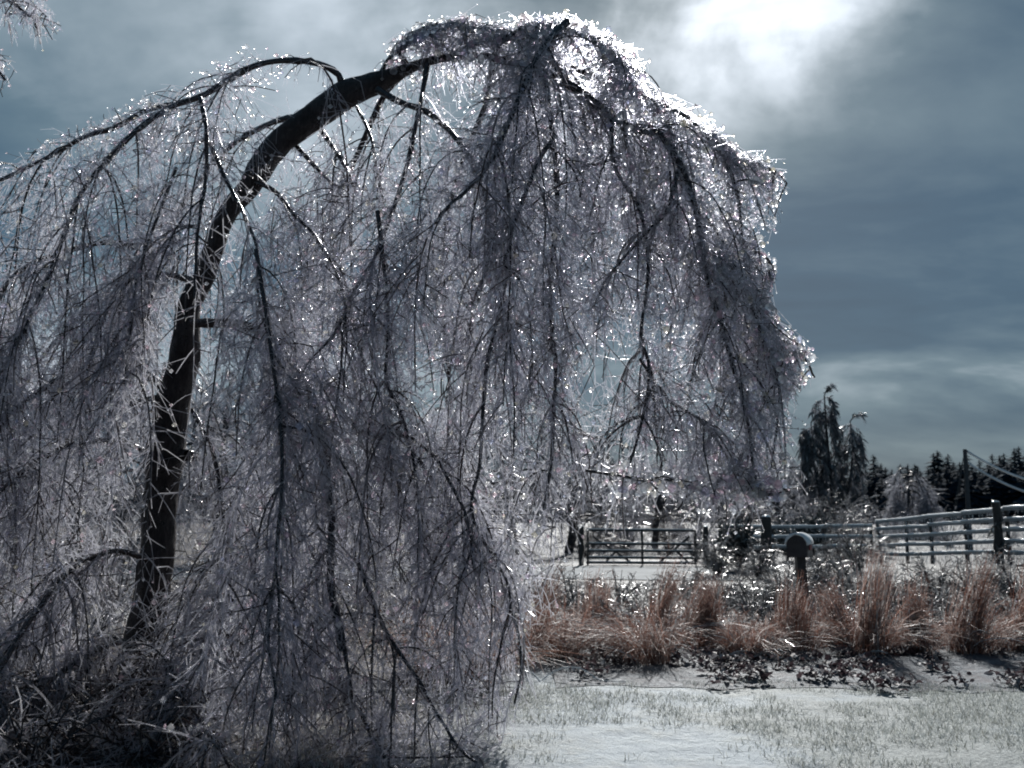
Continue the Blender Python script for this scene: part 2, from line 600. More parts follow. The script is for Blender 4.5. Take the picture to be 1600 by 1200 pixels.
def bed_near(x):
    return 9.05 + 0.42 * np.sin(x * 0.9 + 0.4) * 0.6 + 0.3 * vnoise(x * 2.3, x * 0, 21) + 0.14 * vnoise(x * 7.5, x * 0, 22) + 0.11 * np.maximum(x - 1.5, 0)

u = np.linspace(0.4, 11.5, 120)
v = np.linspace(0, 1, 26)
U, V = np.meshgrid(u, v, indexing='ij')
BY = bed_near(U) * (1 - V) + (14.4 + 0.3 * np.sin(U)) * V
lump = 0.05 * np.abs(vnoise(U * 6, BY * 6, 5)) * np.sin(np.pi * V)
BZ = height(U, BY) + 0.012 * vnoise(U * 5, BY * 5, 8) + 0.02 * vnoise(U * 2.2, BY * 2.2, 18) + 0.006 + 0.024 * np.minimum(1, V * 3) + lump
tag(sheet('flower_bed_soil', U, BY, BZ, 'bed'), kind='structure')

dx, dy = np.meshgrid(np.linspace(-20, 5.4, 60), np.linspace(23.5, 28.8, 14), indexing='ij')
tag(sheet('snowy_driveway', dx, dy + 0.2 * np.sin(dx), height(dx, dy) + 0.02, 'drive'), kind='structure')

# ------------------------------------------------------------------ iced tree machinery
def spawn(rs, P, T, length, ang, droop, k, up_bias=0.0, curl=0.12):
    """children that leave points P with parent direction T: returns (n,k,3)"""
    n = len(P)
    rnd = rs.normal(size=(n, 3))
    perp = nrm(rnd - T * (rnd * T).sum(1, keepdims=True))
    a = rs.uniform(ang[0], ang[1], (n, 1))
    d = nrm(T * np.cos(a) + perp * np.sin(a) + np.array([0, 0, up_bias]))
    L = rs.uniform(length[0], length[1], (n, 1)) if isinstance(length, tuple) else length
    s = np.linspace(0, 1, k)[None, :, None]
    bend = nrm(rs.normal(size=(n, 3))) * curl
    g = np.array([0, 0, -1.0]) * rs.uniform(droop[0], droop[1], (n, 1))
    return P[:, None, :] + L[:, None, :] * (d[:, None, :] * s + (g + bend)[:, None, :] * s ** 2)

def along(rs, Ps, n_each, lo=0.05, hi=1.0):
    """random points on polylines (n,k,3): positions, tangents, owner"""
    n, k, _ = Ps.shape
    own = np.repeat(np.arange(n), n_each) if np.isscalar(n_each) else np.repeat(np.arange(n), n_each)
    t = rs.uniform(lo, hi, len(own)) * (k - 1)
    i = np.minimum(t.astype(int), k - 2)
    f = (t - i)[:, None]
    A, B = Ps[own, i], Ps[own, i + 1]
    return A * (1 - f) + B * f, nrm(B - A), own, t / (k - 1)

def bough(rs, p0, d0, L, stiff, k=16, zmin=0.06, sway=0.10):
    """a branch that leaves in direction d0 and is bent down by the ice"""
    st = L / (k - 1)
    P = [np.array(p0, float)]
    d = nrm(np.array(d0, float))
    wob = rs.normal(size=3) * sway
    for i in range(k - 1):
        d = nrm(d + np.array([0, 0, -1.0]) * st / stiff + wob * st + rs.normal(size=3) * 0.05)
        p = P[-1] + d * st
        if p[2] < zmin + height(p[0], p[1]):
            p[2] = zmin + height(p[0], p[1])
            d = nrm(np.array([d[0], d[1], 0.05]) + 1e-6)
        P.append(p)
    return np.array(P)

def in_poly(pts, poly):
    x, y = pts[:, 0], pts[:, 1]
    poly = np.asarray(poly, float)
    inside = np.zeros(len(pts), bool)
    j = len(poly) - 1
    for i in range(len(poly)):
        xi, yi = poly[i]
        xj, yj = poly[j]
        c = ((yi > y) != (yj > y)) & (x < (xj - xi) * (y - yi) / (yj - yi + 1e-9) + xi)
        inside ^= c
        j = i
    return inside

# outline of the bent crown, as the photograph shows it
CROWN = [(-400, 330), (-60, 250), (30, 215), (110, 190), (165, 150), (225, 150), (265, 100), (290, 80), (330, 95), (365, 75), (440, 88), (500, 85),
         (540, 120), (575, 110), (600, 70), (640, 42), (700, 22), (790, 25), (885, 18), (950, 45), (1000, 85), (1014, 130), (1075, 160),
         (1115, 178), (1150, 235), (1200, 240), (1238, 280), (1215, 320), (1218, 355), (1190, 370), (1215, 415), (1205, 470), (1225, 510), (1270, 545),
         (1272, 590), (1235, 640), (1245, 700), (1225, 780), (1170, 800), (1090, 805), (1060, 770), (1010, 800), (960, 850), (920, 850),
         (870, 900), (835, 980), (815, 1060), (830, 1110), (790, 1160), (760, 1300), (-400, 1300)]
HOLES = [[(928, 560), (965, 560), (975, 600), (945, 632), (922, 610)],
         [(1120, 800), (1135, 700), (1150, 800)],
         [(515, 120), (575, 120), (560, 135), (535, 140)],
         [(545, 225), (572, 190), (590, 240), (570, 275)],
         [(640, 640), (700, 560), (720, 600), (690, 660)],
         [(285, 245), (310, 240), (305, 300), (285, 310)],
         [(445, 200), (500, 160), (470, 215), (440, 235)],
         [(930, 700), (1000, 690), (1050, 760), (990, 800), (940, 780)]]

def kept(Ps, soft=10, rs=rng):
    """which polylines (n,k,3) have their tips within the crown's outline"""
    tip = project(Ps[:, -1])
    tip = tip + rs.normal(size=(len(Ps), 2)) * (soft + 22 * ((tip[:, 1] > 650) & (tip[:, 0] > 700)))[:, None]
    ok = in_poly(tip, CROWN)
    for h in HOLES:
        bad = in_poly(tip, h)
        ok &= ~(bad & (rs.uniform(size=len(bad)) < 0.85))
    tx = np.interp(tip[:, 1], TY, TX)
    front = (np.abs(tip[:, 0] - tx) < 34) & (Ps[:, -1, 1] < 8.35) & (tip[:, 1] > 310) & (tip[:, 1] < 930)
    ok &= ~(front & (rs.uniform(size=len(ok)) < 0.7))
    return ok

def ice_twigs(rs, gt, gi, B, br, per_m, tw_len=(0.14, 0.46), sub=4, sub_len=(0.04, 0.13), rad=0.0042, bead=(0.006, 0.014),
              bead_p=0.6, check=True, droop=(0.0, 0.65), up=0.12, rich=False, kinks=3):
    """hang twigs, side twigs, drops and icicles on boughs B (n,k,3)"""
    L = np.linalg.norm(np.diff(B, axis=1), axis=2).sum(1)
    cnt = np.maximum(2, (L * per_m)).astype(int)
    P, T, own, t = along(rs, B, cnt, 0.06, 1.0)
    ln = rs.uniform(tw_len[0], tw_len[1], (len(P), 1)) * (1.05 - 0.45 * t[:, None])
    tw = spawn(rs, P, T, ln, (0.35, 1.4), droop, 4, up, 0.32)
    if check:
        tw = tw[kept(tw, 8, rs)]
    if len(tw) == 0:
        return
    f = np.linspace(1.15, 0.7, 4)
    gt.tubes(tw, rad * f[None] * rs.uniform(0.7, 1.35, (len(tw), 1)), 3, 0)
    P, T, own, t = along(rs, tw, sub, 0.15, 1.0)
    sb = spawn(rs, P, T, (sub_len[0], sub_len[1]), (0.5, 1.5), (0.0, 0.8), kinks, 0.0, 0.4)
    if check:
        sb = sb[kept(sb, 5, rs)]
    gt.tubes(sb, rad * np.array([0.95, 0.85, 0.55] if kinks == 3 else [0.95, 0.6])[None] * rs.uniform(0.55, 1.2, (len(sb), 1)), 3, 0)
    # icicles
    n = int(len(tw) * 0.3)
    P, T, own, t = along(rs, tw[rs.choice(len(tw), n)], 1, 0.1, 1.0)
    ic = np.stack([P, P + np.array([0, 0, -1]) * rs.uniform(0.02, 0.07, (n, 1))], 1)
    ic[:, 1, :2] += rs.normal(size=(n, 2)) * 0.004
    gi.tubes(ic, np.array([0.0045, 0.001])[None] * rs.uniform(0.7, 1.3, (n, 1)), 3, 0)
    # drops at tips and along
    tips = np.concatenate([tw[:, -1], sb[:, -1]])
    sel = rs.uniform(size=len(tips)) < bead_p
    tips = tips[sel]
    rr = bead[0] + (bead[1] - bead[0]) * rs.uniform(size=len(tips)) ** 3
    gi.beads(tips, rr, rs.uniform(0.75, 1.35, (len(tips), 3)), rich=rich)

# ------------------------------------------------------------------ the bent tree
tree_base = at(222, 1090, 8.5)
tree_base[2] = 0.0
tree = empty('ice_covered_tree', tree_base, 'huge bent tree weeping under clear ice, with thick dark leaning trunk', 'tree')

def traced(pts, Y0, Y1=None):
    """limb from photograph pixels, its depth going from Y0 to Y1"""
    Y1 = Y0 if Y1 is None else Y1
    n = len(pts)
    return np.array([at(p[0], p[1], Y0 + (Y1 - Y0) * i / (n - 1)) for i, p in enumerate(pts)])

TRUNK = [(222, 1100), (226, 1030), (230, 960), (246, 880), (247, 810), (256, 750), (258, 715), (266, 655), (280, 605), (288, 560), (292, 505), (301, 465), (320, 432), (333, 385),
         (354, 338), (386, 296), (400, 268), (440, 222), (486, 184), (540, 150), (590, 130), (640, 106), (700, 90), (770, 88), (850, 112)]
TR_W = [44, 34, 28, 26, 25, 26, 31, 25, 24, 24, 21, 19, 17, 16, 15, 17, 19, 20, 20, 23, 17, 9, 6, 5, 4.5]
tp = traced(TRUNK, 8.5, 8.0)
tp[0, 2] = -0.05
trk = resample(np.column_stack([tp, np.array(TR_W) * 8.3 / F]), k=90)
g = Geo()
sides = 14
rr = trk[:, 3]
g.tubes(trk[:, :3], rr[None], sides)
# knobbly bark: push vertices in and out
V = g.v[0].reshape(90, sides, 3)
kn = 1 + 0.2 * vnoise(np.arange(90)[:, None] * 0.5 + 0 * np.arange(sides), np.arange(sides)[None] * 0.9 + 0 * np.arange(90)[:, None], 4) \
    + 0.03 * rng.normal(size=(90, sides)) + 0.08 * vnoise(np.arange(90)[:, None] * 1.1 + np.arange(sides)[None] * 0.1, np.arange(sides)[None] * 1.3 + 0 * np.arange(90)[:, None], 9)
kn += 0.28 * np.exp(-((np.arange(90) - 30.5) / 1.5) ** 2)[:, None] * (0.6 + 0.4 * np.cos(np.arange(sides) * 2 * np.pi / sides))[None]
ctr = trk[:, None, :3]
g.v[0] = ((V - ctr) * kn[:, :, None] + ctr).reshape(-1, 3).astype(np.float32)
g.obj('trunk', ['bark'], tree)

# (pixels, depth at start, depth at end, thickness px at start, at end, boughs, reach, length range, twig density)
LIMBS = [
    # left arch and what hangs from it
    ([(535, 140), (530, 118), (505, 102), (470, 95), (430, 95), (390, 106), (350, 130), (312, 150), (275, 163), (230, 190), (190, 228), (150, 268), (118, 320), (92, 390), (66, 460), (35, 540)], 8.1, 7.2, 6, 3, 26, (0.7, 2.6)),
    ([(312, 150), (322, 200), (322, 260), (315, 330), (308, 400), (305, 470)], 7.5, 7.2, 4, 2, 8, (0.5, 1.6)),
    ([(327, 222), (352, 280), (380, 335), (400, 390), (399, 460), (412, 540)], 7.5, 7.0, 3.5, 1.8, 9, (0.5, 1.8)),
    ([(275, 262), (250, 330), (218, 420), (206, 500), (200, 590)], 7.4, 7.1, 3.2, 1.8, 9, (0.5, 1.8)),
    ([(275, 163), (230, 172), (180, 200), (130, 215), (80, 245), (30, 270), (-40, 310), (-130, 380)], 7.8, 8.4, 4.5, 2.5, 16, (0.8, 2.8)),
    ([(215, 386), (170, 378), (120, 386), (70, 402), (30, 420), (0, 450), (-30, 500)], 8.0, 7.6, 5, 3, 10, (0.7, 2.4)),
    ([(262, 612), (235, 588), (200, 570), (150, 566), (100, 586), (40, 622), (-20, 660)], 8.4, 7.8, 7, 3, 14, (0.6, 2.2)),
    ([(255, 620), (225, 628), (203, 636)], 8.4, 8.2, 6, 4, 2, (0.4, 1.2)),
    ([(248, 720), (195, 690), (130, 690), (60, 715), (0, 762), (-60, 800)], 8.5, 7.4, 5, 3, 14, (0.6, 1.9)),
    ([(252, 700), (300, 712), (296, 704)], 8.4, 8.2, 12, 7, 2, (0.3, 0.9)),
    # hanging below the dark upper trunk
    ([(500, 200), (526, 240), (552, 288)], 8.2, 8.0, 5, 2.4, 3, (0.4, 1.1)),
    ([(463, 228), (490, 260), (516, 296)], 8.2, 8.0, 4.5, 2.4, 3, (0.4, 1.1)),
    ([(556, 165), (578, 215), (586, 275), (590, 330)], 8.1, 7.8, 3, 1.8, 5, (0.5, 1.4)),
    ([(668, 100), (655, 170), (638, 250), (612, 330), (585, 400), (553, 462), (522, 530), (496, 560)], 7.9, 7.2, 5, 2, 18, (0.5, 2.0)),
    ([(590, 140), (625, 160), (670, 178), (720, 230), (750, 300), (760, 380), (740, 470)], 8.0, 7.3, 6, 2.5, 18, (0.6, 2.2)),
    ([(400, 285), (430, 300), (462, 340), (490, 372), (520, 430), (540, 500), (560, 580)], 8.1, 7.3, 4, 2, 12, (0.6, 2.0)),
    # crest of the arch
    ([(700, 88), (760, 62), (820, 52), (880, 36), (930, 50), (975, 78), (1005, 110), (1008, 150)], 8.0, 8.4, 5, 2, 22, (0.5, 1.6)),
    ([(886, 34), (852, 70), (830, 112), (806, 172), (780, 240), (742, 292), (700, 335)], 7.6, 6.8, 6.5, 2.5, 18, (0.6, 2.2)),
    ([(640, 106), (625, 80), (650, 52), (700, 35), (760, 40), (830, 70), (880, 110), (920, 170), (930, 260), (920, 350)], 8.0, 8.2, 5, 2, 22, (0.5, 1.9)),
    ([(850, 112), (905, 142), (955, 180), (995, 203), (1035, 212), (1062, 256), (1084, 318), (1098, 390), (1106, 440), (1122, 500), (1140, 570), (1160, 655), (1166, 725), (1182, 782)], 8.0, 7.9, 8.5, 2, 40, (0.4, 1.5)),
    ([(880, 100), (945, 124), (985, 138), (1022, 158), (1075, 188), (1120, 235), (1148, 300), (1150, 360), (1158, 420), (1180, 480), (1208, 548), (1225, 590)], 8.2, 8.8, 5, 2, 30, (0.35, 1.1)),
    ([(868, 212), (842, 250), (822, 300), (806, 348), (795, 410)], 7.4, 7.0, 4.5, 2, 10, (0.5, 1.6)),
    ([(850, 112), (862, 200), (872, 300), (866, 400), (862, 470), (868, 560), (864, 650), (855, 730), (840, 800)], 7.8, 7.3, 5.5, 2.5, 26, (0.35, 1.1)),
    ([(955, 180), (960, 260), (1000, 330), (1010, 420), (1000, 520), (1015, 570), (1000, 660), (970, 760)], 7.9, 7.5, 4, 1.8, 22, (0.4, 1.3)),
    ([(1062, 256), (1040, 330), (1000, 370), (950, 430), (920, 480)], 7.9, 7.4, 3.5, 2, 12, (0.4, 1.2)),
    # the drooping stem in the middle and the curtain in front of it
    ([(300, 505), (340, 505), (380, 508), (425, 530), (456, 566), (486, 612), (498, 660), (512, 730), (524, 800), (526, 880), (532, 940), (545, 1010)], 8.0, 6.7, 8.5, 5.5, 26, (0.4, 1.8)),
    ([(470, 585), (520, 615), (545, 655), (580, 680), (632, 681), (680, 720), (720, 800), (740, 900)], 7.8, 6.9, 4.5, 2, 14, (0.5, 1.8)),
    ([(590, 330), (600, 420), (605, 520), (602, 600), (622, 645), (640, 700), (655, 800), (660, 900)], 7.4, 7.0, 4, 2, 18, (0.4, 1.5)),
    ([(300, 640), (330, 700), (346, 780), (352, 860), (350, 960), (345, 1040)], 8.2, 7.2, 4, 2.5, 24, (0.4, 1.4)),
    ([(795, 410), (780, 490), (762, 560), (755, 640), (750, 720), (735, 800), (790, 900), (798, 950)], 7.3, 7.0, 4, 2, 20, (0.4, 1.4)),
    ([(400, 390), (420, 520), (440, 700), (430, 850), (420, 980), (430, 1080)], 6.9, 6.2, 4, 2, 30, (0.4, 1.5)),
    ([(230, 960), (280, 930), (360, 940), (450, 990), (520, 1060), (570, 1150), (590, 1190)], 8.4, 6.2, 5, 3, 26, (0.4, 1.4)),
    ([(240, 880), (180, 860), (110, 890), (50, 960), (0, 1040), (-50, 1100)], 8.4, 6.4, 5, 3, 34, (0.4, 1.4)),
    ([(560, 880), (600, 980), (650, 1060), (700, 1140), (740, 1190)], 7.0, 6.4, 4, 2, 14, (0.4, 1.3)),
    ([(640, 700), (700, 780), (760, 860), (800, 960), (812, 1040), (800, 1100)], 7.4, 7.0, 3.5, 2, 10, (0.35, 1.0)),
    ([(1084, 318), (1130, 380), (1190, 520), (1215, 600), (1210, 690), (1195, 760)], 8.2, 8.4, 3.5, 1.8, 18, (0.3, 0.9)),
    ([(1000, 560), (1040, 620), (1100, 660), (1150, 720), (1190, 770)], 7.6, 7.9, 3, 1.6, 14, (0.3, 0.9)),
    ([(228, 1000), (160, 1010), (80, 1060), (20, 1130), (-20, 1180)], 8.3, 5.9, 5, 3, 34, (0.4, 1.2)),
    # the far side of the crown, behind the trunk
    ([(1075, 188), (1110, 215), (1150, 245), (1185, 255), (1215, 268), (1232, 285)], 8.5, 8.8, 3.5, 1.6, 30, (0.15, 0.45)),
    ([(1150, 360), (1170, 385), (1195, 400), (1208, 425)], 8.6, 8.8, 3, 1.5, 14, (0.12, 0.4)),
    ([(1180, 480), (1210, 515), (1240, 540), (1258, 562), (1266, 585)], 8.6, 8.9, 3, 1.5, 22, (0.15, 0.45)),
    ([(590, 132), (605, 95), (640, 62), (690, 40), (720, 32), (705, 28)], 8.1, 7.8, 4, 1.8, 26, (0.2, 0.7)),
    ([(770, 88), (790, 60), (840, 38), (890, 45), (940, 70), (985, 105)], 8.0, 7.7, 4, 1.8, 30, (0.2, 0.7)),
    ([(1166, 700), (1140, 738), (1105, 758), (1075, 772), (1052, 800)], 7.9, 7.5, 2.6, 1.5, 16, (0.1, 0.35)),
    ([(915, 735), (955, 742), (1000, 752), (1040, 752), (1072, 764)], 7.4, 7.2, 2.6, 1.5, 10, (0.1, 0.3)),
    ([(1166, 725), (1170, 750), (1190, 772), (1215, 775), (1232, 765)], 7.9, 7.7, 2.6, 1.5, 14, (0.1, 0.3)),
    ([(490, 180), (430, 190), (360, 230), (300, 300), (240, 400), (180, 520), (130, 680)], 8.2, 9.8, 5, 2, 22, (0.6, 2.2)),
    ([(640, 106), (600, 150), (560, 240), (500, 380), (450, 520), (420, 640), (400, 760)], 8.1, 9.6, 5, 2, 26, (0.6, 2.2)),
    ([(770, 88), (760, 160), (720, 260), (690, 380), (690, 500), (700, 620), (690, 760)], 8.1, 9.4, 5, 2, 26, (0.6, 2.0)),
    ([(850, 112), (920, 150), (980, 240), (1050, 330), (1120, 420), (1150, 520), (1200, 640), (1215, 730)], 8.2, 9.4, 5, 2, 30, (0.4, 1.3)),
    ([(312, 440), (240, 430), (160, 470), (80, 540), (20, 640), (-20, 760)], 8.5, 9.6, 5, 2, 22, (0.6, 2.0)),
    ([(228, 1000), (260, 1040), (300, 1110), (340, 1180)], 8.3, 5.9, 5, 3, 30, (0.4, 1.2)),
]

rs = np.random.default_rng(5)
_tq = project(trk[::-1, :3])
_o = np.argsort(_tq[:, 1])
TY, TX = _tq[_o, 1], _tq[_o, 0]
CREST = (0, 4, 16, 18, 19, 20, 38, 39, 40, 41, 42)
EDGE = (16, 19, 20, 35, 38, 39, 40, 41, 42, 43, 44, 45, 49)
for li, (pts, Y0, Y1, w0, w1, nb, Lr) in enumerate(LIMBS):
    P3 = traced(pts, Y0, Y1)
    k = max(8, len(pts) * 4)
    P3 = resample(P3, k=k)
    P3 += np.cumsum(rs.normal(size=P3.shape) * 0.006, 0) * np.linspace(0, 1, k)[:, None]
    P3[:, 2] = np.maximum(P3[:, 2], 0.05)
    rad = np.linspace(w0, w1, k) * (Y0 + Y1) / 2 / F * rs.uniform(0.85, 1.15, k)
    g = Geo()
    g.tubes(P3, rad[None], 7)
    limb = g.obj('limb', ['limb'], tree)
    gt, gi = Geo(), Geo()
    # boughs leaving the limb to all sides and bending down
    T3 = nrm(np.gradient(P3, axis=0))
    Bs = []
    nb = int(nb * 1.3)
    tries = 0
    while len(Bs) < nb and tries < nb * 4:
        tries += 1
        i = rs.integers(int(k * 0.12), k)
        az = rs.uniform(0, 2 * np.pi)
        d = np.array([math.cos(az), math.sin(az), rs.uniform(-0.2, 0.7)])
        d = nrm(d * 0.8 + T3[i] * rs.uniform(0.2, 1.0))
        L = rs.uniform(*Lr)
        bo = bough(rs, P3[i], d, L, rs.uniform(0.16, 0.5), k=14)
        q = project(bo)
        if in_poly(q[[7, 13]], CROWN).sum() < 2 and rs.uniform() < 0.93:
            continue
        if (~in_poly(q, CROWN)).sum() > 2:
            continue
        if bo[:, 1].min() < 4.6:
            continue
        tx = np.interp(q[:, 1], TY, TX)
        if ((np.abs(q[:, 0] - tx) < 46) & (bo[:, 1] < 8.5) & (q[:, 1] > 120) & (q[:, 1] < 950)).sum() > 1 and rs.uniform() < (0.92 if pts[0][1] > 430 else 0.75):
            continue
        Bs.append(bo)
    # short spurs straight from the limb
    Bs = np.array(Bs)
    n = len(Bs)
    fade = np.linspace(1, 0.35, 14)[None]
    br = rs.uniform(0.0045, 0.008, (n, 1)) * fade + 0.0018
    dk = rs.uniform(size=n) < 0.4
    if dk.any():
        gt.tubes(Bs[dk], br[dk], 4, 1)
    if (~dk).any():
        gt.tubes(Bs[~dk], br[~dk], 4, 0)
    ice_twigs(rs, gt, gi, Bs, None, 22 if pts[0][1] < 800 else 18, sub=3, rad=0.0046, sub_len=(0.05, 0.17), kinks=3 if li in EDGE else 2, bead=(0.006, 0.026), bead_p=(0.34 if li in EDGE else 0.27) if pts[0][1] < 420 else 0.08)
    own = P3[None]
    ice_twigs(rs, gt, gi, own, None, 46, tw_len=(0.06, 0.34), sub=3, rad=0.0038, bead=(0.007, 0.019), bead_p=0.35)
    if li in CREST:
        ice_twigs(rs, gt, gi, own, None, 34, tw_len=(0.04, 0.2), sub=3, rad=0.0036, bead=(0.010, 0.027), bead_p=0.5, droop=(0.0, 0.5), up=0.8)
    if li in EDGE:  # oversized drops that stand in for wide, blurred glints
        P_, T_, o_, t_ = along(rs, Bs, 5, 0.3, 1.0)
        P_ = np.repeat(P_, 2, 0)
        P_ = P_ + rs.normal(size=P_.shape) * 0.035
        P_ = P_[in_poly(project(P_), CROWN)]
        gi.beads(P_, 0.009 + 0.027 * rs.uniform(size=len(P_)) ** 1.8, rs.uniform(0.75, 1.25, (len(P_), 3)), rich=True)
    gt.obj('twigs', ['twig', 'limb'], limb, kind='stuff')
    # ice drops, with the fat ones shaped as blurred glints
    gi.obj('ice_drops', ['bead'], limb, kind='stuff')

# ------------------------------------------------------------------ trees, shrubs and grasses round about
def ground_at(px, py):
    d = pix_dir(px, py)
    p = EYE + d * (EYE[2] / -d[2])
    p[2] = height(p[0], p[1])
    return p

def on_ground(px, Y):
    x = (px - 800) / F * (Y * math.cos(PITCH) - 1.6 * math.sin(PITCH) * 0 + 0.0) / math.cos(PITCH) * 0.992
    return np.array([x, Y, float(height(x, Y))])

def bare_tree(seed, h, spread, n_limb, droop, n_bough=5, twig_r=0.010, lean=0.0, ice=True, mats=('far_bark', 'far_twig'), low=0.22, per_m=9, fork=False):
    """an iced tree standing at the origin > trunk, limb..., twigs"""
    r = np.random.default_rng(seed)
    root = bpy.data.objects.new('iced_tree', None)
    COL.objects.link(root)
    k = 10
    T = np.zeros((k, 3))
    T[:, 2] = np.linspace(-0.05, h * 0.78, k)
    T[:, :2] = np.cumsum(r.normal(size=(k, 2)) * h * 0.012, 0)
    T[:, 0] += lean * np.linspace(0, 1, k) ** 2 * h
    g = Geo()
    g.tubes(T, (h * 0.022 * np.linspace(1.25, 0.3, k))[None], 7)
    if fork:
        F2 = T.copy()
        F2[3:, 0] += np.linspace(0.0, 0.22 * h, k - 3)
        F2[3:, 1] += np.linspace(0.0, -0.05 * h, k - 3)
        g.tubes(F2[2:], (h * 0.017 * np.linspace(1.1, 0.3, k - 2))[None], 7)
    g.obj('trunk', [mats[0]], root)
    gt, gi = Geo(), Geo()
    B = []
    for i in range(n_limb):
        t = low + (1 - low) * (i + r.uniform(0, 0.6)) / n_limb
        j = min(int(t * (k - 1)), k - 2)
        p0 = T[j] + (T[j + 1] - T[j]) * (t * (k - 1) - j) if t < 1 else T[-1]
        az = i * 2.4 + r.uniform(-0.4, 0.4)
        d = np.array([math.cos(az), math.sin(az), r.uniform(0.5, 1.3)])
        L = spread * (1.15 - 0.55 * t) * r.uniform(0.8, 1.15)
        lb = bough(r, p0, d, L, droop * L, k=9)
        g = Geo()
        g.tubes(lb, (h * 0.009 * np.linspace(1, 0.3, 9))[None], 5)
        g.obj('limb', [mats[0]], root)
        for _ in range(n_bough):
            q = r.integers(2, 9)
            az2 = r.uniform(0, 6.28)
            d2 = nrm(lb[min(q + 1, 8)] - lb[max(q - 1, 0)]) + np.array([math.cos(az2), math.sin(az2), r.uniform(-0.2, 0.6)]) * 0.8
            B.append(bough(r, lb[q], d2, spread * r.uniform(0.35, 0.8), droop * spread * 0.45, k=9))
    B = np.array(B)
    gt.tubes(B, twig_r * 1.5 * np.linspace(1, 0.5, 9)[None] * np.ones((len(B), 1)), 3, 0)
    ice_twigs(r, gt, gi, B, None, per_m, tw_len=(0.25, 0.8), sub=2, sub_len=(0.10, 0.32), rad=twig_r, bead=(0.02, 0.04), bead_p=0.08, check=False, droop=(0.1, 0.7))
    gt.obj('twigs', [mats[1]], root, kind='stuff')
    if ice:
        gi.obj('ice_drops', ['bead'], root, kind='stuff')
    return root

def copy_tree(o, parent=None):
    c = o.copy()
    COL.objects.link(c)
    if parent is not None:
        c.parent = parent
    for ch in o.children:
        copy_tree(ch, c)
    return c

PROTO = [bare_tree(31, 6.2, 2.3, 11, 0.55, fork=True), bare_tree(32, 6.4, 2.6, 12, 0.4), bare_tree(33, 5.8, 2.4, 11, 0.7),
         bare_tree(34, 8.0, 3.4, 13, 0.45, n_bough=6)]
used = set()

def place_tree(v, px, Y, s, rz, label, group='iced bare trees beyond the driveway'):
    o = PROTO[v] if v not in used else copy_tree(PROTO[v])
    used.add(v)
    o.location = on_ground(px, Y)
    o.rotation_euler = (0, 0, rz)
    o.scale = (s, s, s)
    o.name = 'iced_bare_tree'
    tag(o, label, 'tree', group)
    return o

place_tree(0, 1022, 45, 0.98, 0.2, 'grey iced tree with a dark forked trunk straight behind the metal gate')
place_tree(1, 952, 44, 0.98, 1.1, 'slim iced tree rising behind the left end of the metal gate')
place_tree(2, 1092, 47, 1.08, 2.0, 'iced bare tree behind the hinge end of the metal gate')
place_tree(1, 1150, 49, 1.1, 3.3, 'pale iced tree behind the small dark evergreen by the gate')
place_tree(2, 1212, 46, 1.08, 4.4, 'drooping iced tree close on the left of the tall dark columnar tree')
place_tree(0, 985, 52, 1.15, 3.9, 'farther iced tree between the slim tree and the forked tree behind the gate')
def place_words(px):
    return {885: 'just left of the metal gate', 800: 'below the curtain left of centre gap', 705: 'under the middle of its arch', 610: 'under the left of its arch top', 520: 'right of its drooping middle stem',
            420: 'left of its drooping middle stem', 330: 'close right of its thick trunk', 235: 'directly behind its thick trunk', 130: 'left of its thick trunk', 40: 'near the left picture edge',
            -70: 'beyond the left picture edge', 840: 'at its right-hand skirt', 740: 'where the rusty mound shows through', 640: 'under the middle of its arch', 540: 'at the drooping middle stem',
            440: 'left of the drooping middle stem', 190: 'at the left foot of its trunk', 90: 'well left of its trunk', 0: 'at the left picture edge', -90: 'beyond the left picture edge',
            600: 'between middle stem and right skirt', 400: 'between trunk and middle stem', 140: 'just left of the trunk foot'}[px]

through = 'grey iced tree half hidden by the hanging twigs of the huge bent tree'
for v, px, Y, s, rz in ((3, 885, 40, 0.85, 0.5), (3, 800, 37, 0.95, 1.9), (3, 705, 39, 1.0, 2.8), (3, 610, 34, 0.92, 3.9), (3, 520, 36, 1.05, 5.0), (3, 420, 33, 0.95, 0.2),
                        (3, 330, 30, 0.95, 1.2), (3, 235, 32, 1.05, 2.2), (3, 130, 29, 0.95, 3.3), (3, 40, 30, 1.05, 4.3), (3, -70, 28, 1.0, 5.5)):
    place_tree(v, px, Y, s, rz, 'grey iced tree behind the huge bent tree, ' + place_words(px), 'iced trees seen through the bent tree')

# domed weeping tree and the tall dark one on the right
o = bare_tree(41, 5.4, 3.6, 18, 0.26, n_bough=8, twig_r=0.016, low=0.55, per_m=8)
o.name = 'domed_weeping_tree'
o.location = on_ground(1428, 60)
tag(o, 'round domed weeping tree grey with ice in front of the dark woods', 'tree')

